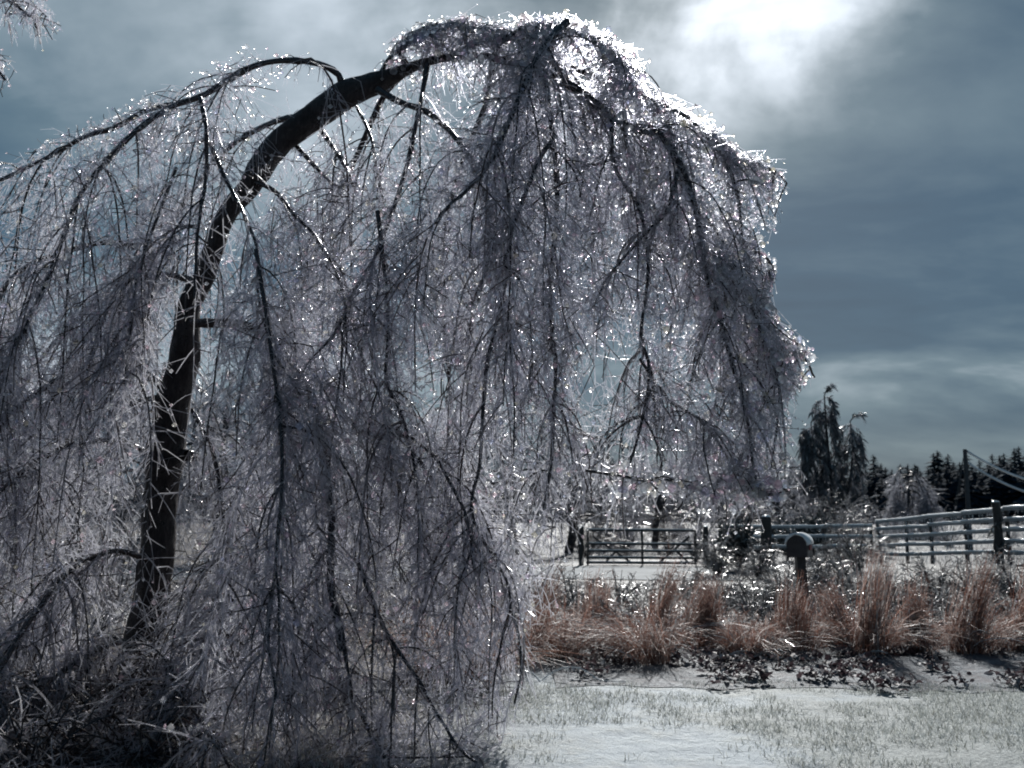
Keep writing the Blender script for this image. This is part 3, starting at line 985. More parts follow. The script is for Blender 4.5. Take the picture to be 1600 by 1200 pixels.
def dark_column_tree(px, Y):
    r = np.random.default_rng(77)
    root = empty('columnar_evergreen', on_ground(px, Y), 'tall dark columnar tree with drooping iced spires behind the fence', 'tree')
    loc = np.array(root.location)
    for dx_, h_, w_ in ((-0.1, 6.9, 0.09), (0.75, 5.7, 0.07), (-0.85, 5.6, 0.07)):
        g = Geo()
        k = 10
        T = np.zeros((k, 3))
        T[:, 2] = np.linspace(-0.05, h_, k)
        T[:, 0] = dx_ * sstep(np.linspace(0, 1, k), 0, 0.7)
        T += np.cumsum(r.normal(size=(k, 3)) * 0.03, 0) * [1, 1, 0]
        bend = bough(r, T[-1], (0.2 if dx_ < 0.5 else 0.4, 0, 1), 0.7, 0.4, k=8)
        g.tubes(T + loc, (w_ * np.linspace(1.6, 0.35, k))[None], 6)
        g.tubes(bend + loc, np.linspace(0.03, 0.012, 8)[None], 5)
        g.obj('trunk', ['far_bark'], root)
        B = []
        for i in range(90):
            t = r.uniform(0.08, 1) ** 0.8
            p0 = np.array([np.interp(t * h_, T[:, 2], T[:, 0]), np.interp(t * h_, T[:, 2], T[:, 1]), t * h_])
            az = r.uniform(0, 6.28)
            B.append(bough(r, p0, (math.cos(az), math.sin(az), r.uniform(0.2, 1.0)), r.uniform(0.7, 1.6), 0.28, k=8))
        B = np.array(list(B) + [np.array([bend[min(i + j, 7)] + [0, 0, -0.0] for j in range(8)]) for i in (0, 2)])
        gf, gt, gi = Geo(), Geo(), Geo()
        P, T2, own, tt = along(r, B, 34, 0.15, 1.0)
        nd = spawn(r, P, T2, (0.12, 0.38), (0.4, 1.2), (0.2, 0.8), 3)
        m = r.uniform(size=len(nd)) < 0.5
        w = np.array([0.02, 0.035, 0.008])[None] * r.uniform(0.6, 1.3, (len(nd), 1))
        side = nrm(r.normal(size=(len(nd), 3)))
        gf.ribbons((nd + loc)[m], w[m], side[m])
        gt.tubes((nd + loc)[~m], np.array([0.014, 0.012, 0.006])[None] * np.ones(((~m).sum(), 1)), 3)
        gt.tubes(B + loc, np.linspace(0.022, 0.01, 8)[None] * np.ones((len(B), 1)), 3)
        gf.obj('foliage', ['evergreen'], root, kind='stuff')
        gt.obj('twigs', ['far_twig'], root, kind='stuff')

dark_column_tree(1306, 45)

# the tree whose branch reaches in at the upper left
nb = empty('neighbouring_tree', (-5.4, 5.6, 0), 'iced branch reaching in from a tree outside at the upper left corner', 'tree')
g = Geo()
Tn = np.array([[-5.4, 5.6, -0.05], [-5.35, 5.6, 1.5], [-5.4, 5.65, 3.0], [-5.3, 5.6, 4.5], [-5.25, 5.55, 6.0]])
g.tubes(resample(Tn, k=14), np.linspace(0.16, 0.06, 14)[None], 9)
g.obj('trunk', ['bark'], nb)
r = np.random.default_rng(9)
for pts, Y, w in (([(-760, 120), (-500, 0), (-250, -70), (-60, -40), (22, 5), (45, 25)], 5.5, 9), ([(-700, 250), (-420, 120), (-200, 60), (-60, 70), (-10, 100), (8, 125)], 5.5, 6)):
    P3 = resample(traced(pts, Y), k=24)
    P3[0] = Tn[3] if w == 9 else (Tn[2] + Tn[3]) / 2
    g = Geo()
    g.tubes(P3, (np.linspace(w, 2.2, 24) * Y / F)[None], 6)
    lm = g.obj('limb', ['limb'], nb)
    B = []
    for _ in range(110):
        i = r.integers(16, 24)
        az = r.uniform(0, 6.28)
        B.append(bough(r, P3[i], (math.cos(az) + 0.5, math.sin(az), r.uniform(-0.2, 0.8)), r.uniform(0.1, 0.4), 0.35, k=7))
    B.append(bough(r, P3[-1], (0.8, 0, 0.1), 0.26 if w == 9 else 0.1, 0.5, k=7))
    B = np.array(B)
    tipx = project(B[:, -1])
    B = B[((tipx[:, 0] < 96) & (tipx[:, 1] < 62)) if w == 9 else ((tipx[:, 0] < 14) & (tipx[:, 1] < 125) & (tipx[:, 1] > 90))]
    gt, gi = Geo(), Geo()
    gt.tubes(B, np.linspace(0.005, 0.003, 7)[None] * np.ones((len(B), 1)), 4)
    ice_twigs(r, gt, gi, B, None, 26, tw_len=(0.03, 0.12), sub=2, sub_len=(0.02, 0.06), rad=0.0036, bead=(0.005, 0.011), bead_p=0.3, check=False, droop=(0.1, 0.9))
    gt.obj('twigs', ['twig'], lm, kind='stuff')
    gi.obj('ice_drops', ['bead'], lm, kind='stuff')

# distant firs
def fir(seed, h):
    r = np.random.default_rng(seed)
    root = bpy.data.objects.new('fir', None)
    COL.objects.link(root)
    g = Geo()
    g.tubes(np.array([[0, 0, -0.1], [0, 0, h * 0.5], [0, 0, h]]), np.array([[0.2, 0.13, 0.03]]), 6)
    g.obj('trunk', ['far_bark'], root)
    n = 260
    t = r.uniform(0.04, 0.99, n) ** 0.9
    az = r.uniform(0, 6.28, n)
    L = (1 - t) ** 0.75 * h * 0.2 * r.uniform(0.6, 1.25, n) + 0.15
    s = np.linspace(0, 1, 4)[None, :]
    P = np.stack([np.cos(az)[:, None] * L[:, None] * s, np.sin(az)[:, None] * L[:, None] * s, (t * h)[:, None] - 0.35 * L[:, None] * s ** 1.5 + 0 * s], -1)
    side = np.stack([-np.sin(az), np.cos(az), r.uniform(-0.5, 0.5, n)], -1)
    w = L[:, None] * np.array([0.10, 0.24, 0.17, 0.02])[None]
    g = Geo()
    g.ribbons(P, w, nrm(side))
    g.obj('crown', ['fir'], root, kind='stuff')
    return root

FIRS = [fir(50 + i, 11.0) for i in range(4)]
r = np.random.default_rng(3)
first = set()
slots = []
for px in np.arange(1335, 1640, 10.5):
    top = np.interp(px, [1335, 1365, 1400, 1465, 1470, 1500, 1560, 1600, 1640], [735, 716, 722, 712, 706, 716, 708, 700, 698])
    slots.append((px + r.uniform(-4, 4), r.uniform(146, 160), top + r.uniform(-6, 18)))
    slots.append((px + r.uniform(-4, 4), r.uniform(128, 142), top + r.uniform(16, 34)))
for px in np.arange(-250, 1335, 15):
    slots.append((px + r.uniform(-8, 8), r.uniform(150, 170), r.uniform(712, 740)))
for px in np.arange(1650, 2250, 24):
    slots.append((px + r.uniform(-8, 8), r.uniform(145, 165), r.uniform(690, 715)))
for j, (px, Y, top) in enumerate(slots):
    v = j % 4
    o = FIRS[v] if v not in first else copy_tree(FIRS[v])
    first.add(v)
    p = on_ground(px, Y)
    o.location = p
    h_ = at(px, top, Y)[2] - p[2]
    s = h_ / 11.0
    o.scale = (s * r.uniform(1.7, 2.6), s * r.uniform(1.7, 2.6), s)
    o.rotation_euler = (0, 0, r.uniform(0, 6.28))
    o.name = 'fir'
    tag(o, 'dark pointed fir in the distant treeline on the horizon', 'fir tree', 'firs of the distant treeline')

# shrubs and grasses
def shrub(name, px, Y, h, w, mat, label, n=40, group=None, ice_p=0.3, evergreen=False, seed=0, lean=0.7):
    r = np.random.default_rng(abs(seed + int(px)))
    loc = on_ground(px, Y)
    root = empty(name, loc, label, 'shrub', group)
    az = r.uniform(0, 6.28, n)
    B = np.array([bough(r, loc + np.array([math.cos(a), math.sin(a), 0]) * w * 0.12 * r.uniform(0, 1),
                        (math.cos(a) * lean * r.uniform(0.2, 1.2), math.sin(a) * lean * r.uniform(0.2, 1.2), 1), h * r.uniform(0.75, 1.25), h * 0.95, k=8) for a in az])
    c = loc[:2]
    B[..., :2] = c + (B[..., :2] - c) * min(1.0, w / 2 / max(0.05, np.abs(B[..., 0] - c[0]).max() * 0.85))
    g = Geo()
    g.tubes(B[::1 if n < 60 else 2], np.linspace(0.011, 0.005, 8)[None] * np.ones((len(B[::1 if n < 60 else 2]), 1)), 3)
    g.obj('stems', ['far_bark'], root, kind='stuff')
    P, T, own, t = along(r, B, 44 if evergreen else (6 if mat == 'far_twig' else 8), 0.15, 1.0)
    tw = spawn(r, P, T, (0.08 * h, 0.30 * h), (0.4, 1.2), (0.0, 0.5), 4 if evergreen else 3)
    g = Geo()
    if evergreen:
        side = nrm(r.normal(size=(len(tw), 3)))
        g.ribbons(tw, np.array([0.008, 0.018, 0.016, 0.004])[None] * h * r.uniform(0.6, 1.3, (len(tw), 1)), side)
        g.obj('foliage', [mat], root, kind='stuff')
    else:
        g.tubes(tw, np.array([0.007, 0.0065, 0.004])[None] * r.uniform(0.6, 1.3, (len(tw), 1)), 3)
        P, T, own, t = along(r, tw, 3, 0.2, 1.0)
        sb = spawn(r, P, T, (0.04 * h, 0.14 * h), (0.4, 1.1), (0.0, 0.6), 2)
        g.tubes(sb, np.array([0.006, 0.003])[None] * r.uniform(0.6, 1.2, (len(sb), 1)), 3)
        g.obj('twigs', [mat], root, kind='stuff')
    gi = Geo()
    tips = tw[:, -1][r.uniform(size=len(tw)) < ice_p]
    if len(tips):
        gi.beads(tips, r.uniform(0.007, 0.016, len(tips)))
        gi.obj('ice_drops', ['bead'], root, kind='stuff')
    return root

shrub('evergreen_shrub', 1152, 27.5, 1.5, 0.85, 'evergreen', 'small dark evergreen shrub beside the hinge end of the metal gate', 40, evergreen=True)
shrub('evergreen_shrub', 1228, 33.0, 1.5, 0.95, 'evergreen', 'dark rounded evergreen shrub behind the mailbox, touching the thick post', 30, evergreen=True)
shrub('evergreen_shrub', 1266, 33.0, 1.6, 0.85, 'evergreen', 'dark evergreen shrub under the left edge of the white frosted bush', 30, evergreen=True)
shrub('frosted_shrub', 1304, 33.5, 2.1, 2.1, 'greystraw', 'broad bush frosted white on top behind the rail fence', 70, ice_p=0.5)
shrub('frosted_shrub', 1085, 33.0, 1.6, 1.6, 'far_twig', 'grey frosted bush behind the hinge end of the gate', 50, ice_p=0.2)
shrub('frosted_shrub', 1340, 36.0, 2.4, 1.6, 'far_twig', 'tall grey frosted bush at the foot of the columnar tree', 50, ice_p=0.2)
for i, (px, Y, h_, w_, lab) in enumerate([(915, 36, 2.0, 2.4, 'grey frosted brush behind the latch end of the gate'), (975, 38, 2.2, 2.4, 'grey frosted brush behind the left brace of the gate'),
                                         (1045, 39, 2.3, 2.4, 'grey frosted brush behind the middle upright of the gate'), (1125, 38, 2.1, 2.4, 'grey frosted brush behind the small dark evergreen by the gate'),
                                         (1185, 37, 2.1, 2.2, 'grey frosted brush behind the thick lone post'), (1250, 40, 2.4, 2.4, 'grey frosted brush at the left foot of the tall columnar tree'),
                                         (1390, 44, 1.9, 2.4, 'grey frosted brush left below the domed weeping tree'), (1480, 46, 1.6, 2.4, 'grey frosted brush between the domed tree and the utility pole'),
                                         (1570, 44, 1.5, 2.6, 'grey frosted brush behind the rails right of the utility pole')]):
    shrub('frosted_brush', px, Y, h_ * 1.15, w_, 'brush' if i % 2 == 0 and px < 1260 else 'far_twig', lab, 46, 'grey brush behind gate and fence', 0.1, seed=80 + i, lean=0.8)
for i, (px, Y, h_, w_, lab) in enumerate([(1118, 25, 1.25, 1.1, 'frosted drooping bush partly hiding the left of the small dark evergreen'), (1182, 24, 1.1, 1.0, 'frosted drooping bush between the small dark evergreen and the mailbox'),
                                         (1275, 20, 1.15, 1.1, 'frosted drooping bush hiding the low rails right of the mailbox'), (1335, 25, 1.5, 1.4, 'frosted drooping bush before the corner of the rail fence'),
                                         (1225, 14.2, 0.72, 0.6, 'small white frosted bush leaning on the mailbox post')]):
    shrub('frosted_bush', px, Y, h_, w_, 'greystraw', lab, 40, 'frosted bushes round gate and mailbox', 0.4, seed=160 + i, lean=1.0)
weeds = [(1062, 18.5, 0.62, 1.1, 'frosted grey weeds in front of the right half of the gate'),
         (962, 17.5, 0.6, 1.2, 'frosted grey weeds in front of the left half of the gate'),
         (1122, 15.8, 0.75, 1.0, 'arching frosted weeds left of the mailbox and below the dark evergreen'),
         (1178, 14.2, 0.78, 0.95, 'round frosted weed mound just left of the mailbox post'),
         (1216, 16.5, 0.82, 0.9, 'frosted weeds pressed against the left of the mailbox'),
         (1292, 15.6, 0.8, 0.95, 'frosted weeds pressed against the right of the mailbox'),
         (1330, 17.5, 0.9, 1.2, 'frosted weeds below the place where the fence turns'),
         (1392, 16.4, 0.8, 1.1, 'frosted weeds under the far posts of the right fence'),
         (1455, 17.2, 0.85, 1.2, 'frosted weeds under the middle posts of the right fence'),
         (1520, 16.6, 0.8, 1.2, 'frosted weeds left of the stout dark fence post'),
         (1588, 16.8, 0.9, 1.3, 'frosted weeds right of the stout dark fence post'),
         (900, 15.5, 0.75, 1.2, 'frosted weeds at the edge of the bent tree beyond the rusty mound'),
         (1010, 14.6, 0.55, 1.0, 'low frosted weeds behind the tallest plume left of centre'),
         (1190, 12.6, 0.5, 0.8, 'small frosted weeds filling the gap left of the wide brown clump'),
         (1082, 12.9, 0.55, 0.7, 'small frosted weeds filling the gap right of the tall narrow plume'),
         (1290, 13.2, 0.6, 0.9, 'small frosted weeds filling the gap right of the wide brown clump'),
         (1395, 12.6, 0.62, 0.8, 'small frosted weeds filling the gap right of the tallest clump'),
         (1465, 12.8, 0.6, 0.9, 'small frosted weeds filling the gap left of the matching pair'),
         (1585, 13.0, 0.62, 0.9, 'small frosted weeds filling the gap right of the matching pair'),
         (980, 12.4, 0.5, 0.9, 'small frosted weeds behind the low rust red mounds'),
         (1440, 13.6, 0.55, 1.0, 'low frosted weeds between the tall grass and the bare patch')]
for i, (px, Y, h_, w_, lab) in enumerate(weeds):
    shrub('frosted_weeds', px, Y, h_ * 1.12, w_ * 1.1, 'greystraw', lab, 34, 'frosted weeds behind the brown grasses', 0.35, seed=i, lean=0.9)
hid = 'dim frosted bush seen through the hanging twigs of the huge bent tree'
for i, (px, Y, h_, w_) in enumerate([(840, 17, 1.2, 2.0), (740, 16, 1.3, 2.2), (640, 18, 1.5, 2.4), (540, 16, 1.3, 2.2), (440, 17, 1.5, 2.4), (330, 15, 1.4, 2.2), (190, 16, 1.6, 2.4),
                                     (90, 14, 1.4, 2.2), (0, 15, 1.5, 2.4), (-90, 14, 1.4, 2.2), (600, 13, 0.9, 1.8), (400, 12.5, 0.9, 1.8), (140, 12, 1.0, 1.8), (40, 11, 0.9, 1.6)]):
    shrub('frosted_shrub', px, Y, h_, w_, 'brush' if i % 3 else 'far_twig', 'dim frosted %s behind the hanging twigs, %s' % ('bush' if Y > 13.5 else 'low bush', place_words(px)), 28, 'frosted bushes seen through the bent tree', 0.12, seed=40 + i, lean=0.9)

for i, (px, Y, h_, w_, lab) in enumerate([(30, 7.3, 0.75, 1.3, 'dark brown brush at the lower left corner under the bent tree'), (150, 7.6, 0.75, 1.3, 'dark brown brush before the foot of the thick trunk'),
                                         (300, 7.9, 0.65, 1.2, 'dark brown brush right of the foot of the thick trunk'), (80, 6.4, 0.55, 1.1, 'dark low brush at the very bottom left of the picture'),
                                         (240, 6.6, 0.5, 1.1, 'dark low brush at the bottom below the trunk'), (430, 8.3, 0.6, 1.2, 'dark brown brush beneath the drooping middle stem'),
                                         (-60, 7.0, 0.8, 1.3, 'dark brown brush cut by the left edge of the picture')]):
    shrub('brown_brush', px, Y, h_, w_, 'brush', lab, 30, 'dark brush under the bent tree', 0.12, seed=120 + i, lean=1.0)

def grass_clump(px, Y, h, w, label, upright=True, n=520, mat='straw', seed=0):
    """a ragged clump: steep plumes in the middle, bent and broken blades round them, fuzz on all"""
    r = np.random.default_rng(abs(seed + int(px) * 7))
    loc = on_ground(px, Y)
    root = empty('grass_clump', loc, label, 'ornamental grass', 'rust brown grass clumps along the bed')
    az0 = r.uniform(0, 6.28, n)
    az = az0 + r.normal(size=n) * 1.2
    rad0 = w * 0.26 * np.sqrt(r.uniform(0, 1, n))
    steep = r.uniform(size=n) < (0.5 if upright else 0.08)
    # the steep blades gather in a few plumes
    nplume = 3 if upright else 1
    pc = r.uniform(-0.28, 0.28, (nplume, 2)) * w
    ph = r.uniform(0.72, 1.0, nplume)
    ph[0] = 1.0
    own = r.integers(0, nplume, n)
    bx = np.where(steep, pc[own, 0] + r.normal(size=n) * w * 0.07, np.cos(az0) * rad0)
    by = np.where(steep, pc[own, 1] + r.normal(size=n) * w * 0.07, np.sin(az0) * rad0)
    lean = np.where(steep, r.uniform(0, 0.2, n), r.uniform(0.25, 1.3, n))
    L = np.where(steep, h * ph[own] * (0.45 + 0.6 * r.uniform(0, 1, n)), h * (r.uniform(0.3, 0.72, n) if upright else r.uniform(0.5, 1.3, n)))
    tilt = r.normal(size=2) * 0.12 * h
    k = 6
    s = np.linspace(0, 1, k)[None, :]
    out = L[:, None] * lean[:, None] * (0.35 * s + 0.55 * s ** 2)
    zz = L[:, None] * (s - np.where(steep, 0.05, 0.62)[:, None] * np.minimum(lean, 1.0)[:, None] * s ** 2.3)
    P = np.stack([loc[0] + bx[:, None] + np.cos(az)[:, None] * out + tilt[0] * s ** 2, loc[1] + by[:, None] + np.sin(az)[:, None] * out + tilt[1] * s ** 2,
                  loc[2] + np.maximum(zz, 0.01)], -1)
    P += np.cumsum(r.normal(size=P.shape) * 0.011, 1)
    side = nrm(np.stack([-np.sin(az), np.cos(az), 0 * az], -1) + r.normal(size=(n, 3)) * 0.5)
    wd = np.array([0.003, 0.0038, 0.0035, 0.003, 0.0024, 0.001])[None] * r.uniform(0.7, 1.3, (n, 1))
    g = Geo()
    g.ribbons(P, wd, side)
    q, T, own2, t = along(r, P, 7, 0.3, 1.0)
    fl = spawn(r, q, T, (0.03, 0.12), (0.2, 1.2), (0.0, 0.6), 2)
    g.ribbons(fl, np.array([0.0026, 0.0012])[None] * np.ones((len(fl), 1)), nrm(r.normal(size=(len(fl), 3))))
    g.obj('blades', [mat], root, kind='stuff')
    m = n // 26
    A = P[r.choice(n, m)]
    g = Geo()
    g.tubes(A + r.normal(size=(m, 1, 3)) * 0.02, np.array([0.002, 0.003, 0.0035, 0.0035, 0.003, 0.002])[None] * np.ones((m, 1)), 4)
    q, T, own2, t = along(r, A, 3, 0.3, 1.0)
    g.beads(q, r.uniform(0.004, 0.010, len(q)))
    q, T, own2, t = along(r, P[r.choice(n, n // 3)], 1, 0.5, 1.0)
    g.beads(q, r.uniform(0.003, 0.008, len(q)))
    g.obj('iced_stalks', ['crust'], root, kind='stuff')
    return root

clumps = [(735, 9.2, 0.62, 0.75, 'rusty mound of grass showing through the foot of the bent tree', False),
          (872, 11.0, 0.62, 0.95, 'low rust red grass mound at the left end of the bed beside the tree', False),
          (1004, 10.7, 0.62, 1.05, 'low rust red grass mound left of the arching white stalks', False),
          (1044, 12.0, 0.98, 0.75, 'tall narrow rusty plume standing below the right half of the gate', True),
          (1116, 12.0, 0.78, 0.75, 'loose rusty grass tuft below the small dark evergreen', True),
          (935, 13.2, 0.75, 0.95, 'dark brown grass clump near the tree below the left end of the gate', True),
          (1238, 11.7, 0.82, 0.95, 'wide brown grass clump standing below the mailbox', True),
          (1352, 11.5, 1.05, 0.9, 'tallest brown grass clump with feathered tips below the turn of the fence', True),
          (1306, 12.2, 0.72, 0.8, 'pale brown grass between the mailbox clump and the tallest clump', True),
          (1424, 11.6, 0.82, 0.8, 'thin loose brown grass right of the tallest clump', True),
          (1508, 11.5, 0.98, 0.7, 'upright rusty grass clump left of a matching pair below the stout post', True),
          (1556, 11.7, 0.92, 0.7, 'upright rusty grass clump right of a matching pair below the stout post', True),
          (1612, 12.0, 0.9, 0.8, 'brown grass clump cut by the right edge of the picture', True),
          (800, 10.6, 0.7, 0.95, 'rust red grass mound hidden behind the right skirt of the bent tree', False),
          (832, 12.4, 0.85, 0.9, 'brown grass clump behind the right skirt of the bent tree', True),
          (672, 10.0, 0.7, 0.9, 'dim rusty grass mound under the middle of the bent tree', False),
          (1160, 11.2, 0.45, 0.9, 'flattened brown grass with arching white iced stalks in mid bed', False)]
for i, (px, Y, h_, w_, lab, up) in enumerate(clumps):
    grass_clump(px, Y, h_ * (1.16 if up else 1.1), w_, lab, up, 420, seed=i)

def iced_arches(px, Y, n, L, label, seed):
    """bent flower stalks sheathed in white ice"""
    r = np.random.default_rng(seed)
    loc = on_ground(px, Y)
    root = empty('bent_stalks', loc, label, 'plant stalks', 'arching iced stalks')
    for i in range(n):
        az = r.choice([0.15, 2.95]) + r.normal() * 0.5
        B = bough(r, loc + r.normal(size=3) * [0.15, 0.15, 0], (math.cos(az) * 0.8, math.sin(az) * 0.8, 1.0), L * r.uniform(0.7, 1.15), 0.42 * L, k=12, zmin=0.03)
        g = Geo()
        g.tubes(B, np.linspace(0.007, 0.004, 12)[None], 5)
        q, T, own, t = along(r, B[None], 14, 0.25, 1.0)
        fl = spawn(r, q, T, (0.015, 0.05), (0.4, 1.2), (0.2, 0.9), 3)
        g.tubes(fl, np.array([0.004, 0.004, 0.0015])[None] * np.ones((14, 1)), 3)
        g.obj('stalk', ['crust'], root)

iced_arches(1150, 11.0, 9, 0.6, 'white iced stalks arching over the middle of the bed', 1)
iced_arches(842, 9.6, 4, 0.8, 'long iced stalks arching out from the foot of the bent tree', 2)
iced_arches(965, 11.2, 4, 0.8, 'iced stalks arching over the low rust red mounds', 3)
iced_arches(1165, 14.6, 6, 0.8, 'iced stalks arching over the round frosted weed mound', 4)
iced_arches(1395, 11.3, 5, 0.6, 'short iced stalks leaning beside the tallest brown clump', 5)

# frozen dark leaves on the soil
r = np.random.default_rng(15)
g = Geo()
n = 85
cx_ = r.uniform(0.6, 7.2, n)
cy_ = bed_near(cx_) + 0.05 + r.uniform(0, 1, n) ** 1.2 * 2.1
m = 26
c = np.repeat(np.stack([cx_, cy_, height(cx_, cy_) + 0.075], 1), m, 0)
p = c + r.normal(size=c.shape) * [0.075, 0.06, 0.03]
p[:, 2] = np.maximum(p[:, 2], height(p[:, 0], p[:, 1]) + 0.04)
d = nrm(r.normal(size=p.shape) * [1, 1, 0.5])
s = np.linspace(-1, 1, 4)[None, :, None]
P = p[:, None, :] + d[:, None, :] * s * r.uniform(0.02, 0.05, (len(p), 1, 1)) + np.array([0, 0, 0.03]) * (1 - s ** 2) * r.uniform(0, 1, (len(p), 1, 1))
g.ribbons(P, np.array([0.006, 0.022, 0.02, 0.004])[None] * r.uniform(0.7, 1.5, (len(p), 1)), nrm(np.cross(d, [0, 0, 1.0]) + r.normal(size=p.shape) * 0.4))
tag(g.obj('frozen_leaves', ['leaf']), 'dark frozen leaves strewn over the snowy soil of the bed', 'leaves', kind='stuff')

# lawn blades standing out of the snow
n = 90000
gx = r.uniform(-2.5, 7.5, n)
gy = 4.9 + (9.9 - 4.9) * r.uniform(0, 1, n) ** 0.8
dens = 0.4 + 1.2 * vnoise(gx * 1.6, gy * 1.6, 61) + 1.1 * vnoise(gx * 6, gy * 6, 62) + 0.5 * sstep(gx, 0.8, 3.2)
ok = (dens > r.uniform(0.15, 1.1, n)) & (gy < bed_near(gx) + 0.35) & (np.abs(gx) < 0.62 * gy)
gx, gy = gx[ok], gy[ok]
n = len(gx)
az = r.uniform(0, 6.28, n)
L = r.uniform(0.015, 0.055, n)
ln = r.uniform(0.2, 1.3, n)
s = np.linspace(0, 1, 2)[None, :]
P = np.stack([gx[:, None] + np.cos(az)[:, None] * (L * ln)[:, None] * s ** 1.5, gy[:, None] + np.sin(az)[:, None] * (L * ln)[:, None] * s ** 1.5,
              (height(gx, gy) + 0.012 * vnoise(gx * 5, gy * 5, 8) + 0.02 * vnoise(gx * 2.2, gy * 2.2, 18))[:, None] - 0.008 + L[:, None] * s], -1)
g = Geo()
g.ribbons(P, np.array([0.003, 0.001])[None] * r.uniform(0.7, 1.5, (n, 1)), nrm(np.stack([-np.sin(az), np.cos(az), 0 * az], -1) + r.normal(size=(n, 3)) * 0.3))
tag(g.obj('frosted_grass', ['blade']), 'short frosted grass blades standing out of the snowy lawn', 'grass', kind='stuff')

# tall dead grass of the field, white with frost
n = 17000
fy = 12.6 + 30 * r.uniform(0, 1, n) ** 2.2
fx = r.uniform(-0.6, 0.62, n) * fy
fd = 0.55 + 0.8 * vnoise(fx * 0.8, fy * 0.8, 71)
ok = (fd > r.uniform(0, 1, n)) & ~((fy > 22.3) & (fy < 29.6) & (fx < 5.6) & (r.uniform(size=n) < 0.9)) & ~((fy < 14.6) & (fx > 0.3) & (r.uniform(size=n) < 0.6))
fx, fy = fx[ok], fy[ok]
n = len(fx)
az = r.uniform(0, 6.28, n)
L = r.uniform(0.2, 0.72, n) * (0.6 + 0.35 * vnoise(fx * 0.5, fy * 0.5, 72))
s = np.linspace(0, 1, 4)[None, :]
ln = r.uniform(0.1, 0.8, n)
P = np.stack([fx[:, None] + np.cos(az)[:, None] * (L * ln)[:, None] * s ** 1.6, fy[:, None] + np.sin(az)[:, None] * (L * ln)[:, None] * s ** 1.6,
              height(fx, fy)[:, None] - 0.01 + L[:, None] * (s - 0.25 * ln[:, None] * s ** 2)], -1)
g = Geo()
g.ribbons(P, np.array([0.006, 0.007, 0.006, 0.002])[None] * r.uniform(0.7, 1.5, (n, 1)), nrm(np.stack([-np.sin(az), np.cos(az), 0 * az], -1)))
tag(g.obj('field_grass', ['greystraw']), 'long frosted grey grass of the field round the fence', 'grass', kind='stuff')

# ------------------------------------------------------------------ gate, fences, mailbox, pole
GY = 30.0

def gp(px, py):
    return at(px, py, GY)

gate = empty('metal_gate', (gp(1087, 880)[0], GY, 0), 'black metal farm gate of five rails with diagonal braces', 'gate')

def one(name, mats, parent, fn, **kw):
    g = Geo()
    fn(g)
    return g.obj(name, mats, parent, smooth=False, **kw)

gl, gr = gp(915, 828)[0], gp(1087, 833)[0]
for zz_, extra in ((1.03, 0), (0.62, 0.32), (0.41, 0.32), (0.21, 0.32), (0.06, 0)):
    rail = one('rail', ['metal'], gate, lambda g: g.bar((gl, GY, zz_ + 0.02), (gr + extra, GY, zz_), 0.05, 0.06))
    one('ice_crust', ['crust'], rail, lambda g: g.bar((gl + 0.05, GY, zz_ + 0.062), (gr - 0.1, GY, zz_ + 0.042), 0.04, 0.025))
for px in (1086, 1003, 918):
    x_ = gp(px, 850)[0]
    one('upright', ['metal'], gate, lambda g: g.bar((x_, GY - 0.056, 0.02), (x_, GY - 0.056, 1.04), 0.06, 0.055))
for a, b_ in (((1078, 838), (1032, 878)), ((1058, 862), (1076, 879)), ((926, 838), (985, 878)), ((962, 862), (946, 879))):
    pa, pb = gp(*a), gp(*b_)
    one('brace', ['metal'], gate, lambda g: g.bar((pa[0], GY + 0.056, pa[2]), (pb[0], GY + 0.056, pb[2]), 0.05, 0.06))

def post(name, x, y, h, w, label, cat='post', group=None, mat='darkwood', cap=True, seed=0):
    r = np.random.default_rng(abs(seed + int(x * 100)))
    z0 = float(height(x, y))
    root = empty(name, (x, y, z0), label, cat, group)
    k = 7
    P = np.zeros((k, 3))
    P[:] = (x, y, z0)
    P[:, 2] += np.linspace(-0.1, h, k)
    P[:, :2] += r.normal(size=(k, 2)) * w * 0.05
    g = Geo()
    g.tubes(P, (w / 2 * r.uniform(0.9, 1.1, k))[None], 9, cap=True)
    g.obj('shaft', [mat], root, smooth=True)
    g = Geo()
    g.beads([P[-1] + [0, 0, 0.01]], w * 0.5, np.array([[1, 1, 0.35]]), rich=True)
    g.obj('ice_cap', ['crust'], root)
    return root

post('gate_post', gp(1103, 870)[0], GY, 1.15, 0.16, 'dark gate post at the hinge end of the metal gate')
post('gate_post', gp(908, 870)[0], GY, 1.15, 0.16, 'dark gate post at the latch end of the metal gate, half behind iced twigs')
post('thick_post', on_ground(1196, 29)[0], 29.0, 1.45, 0.30, 'thick dark post standing alone between gate and rail fence')

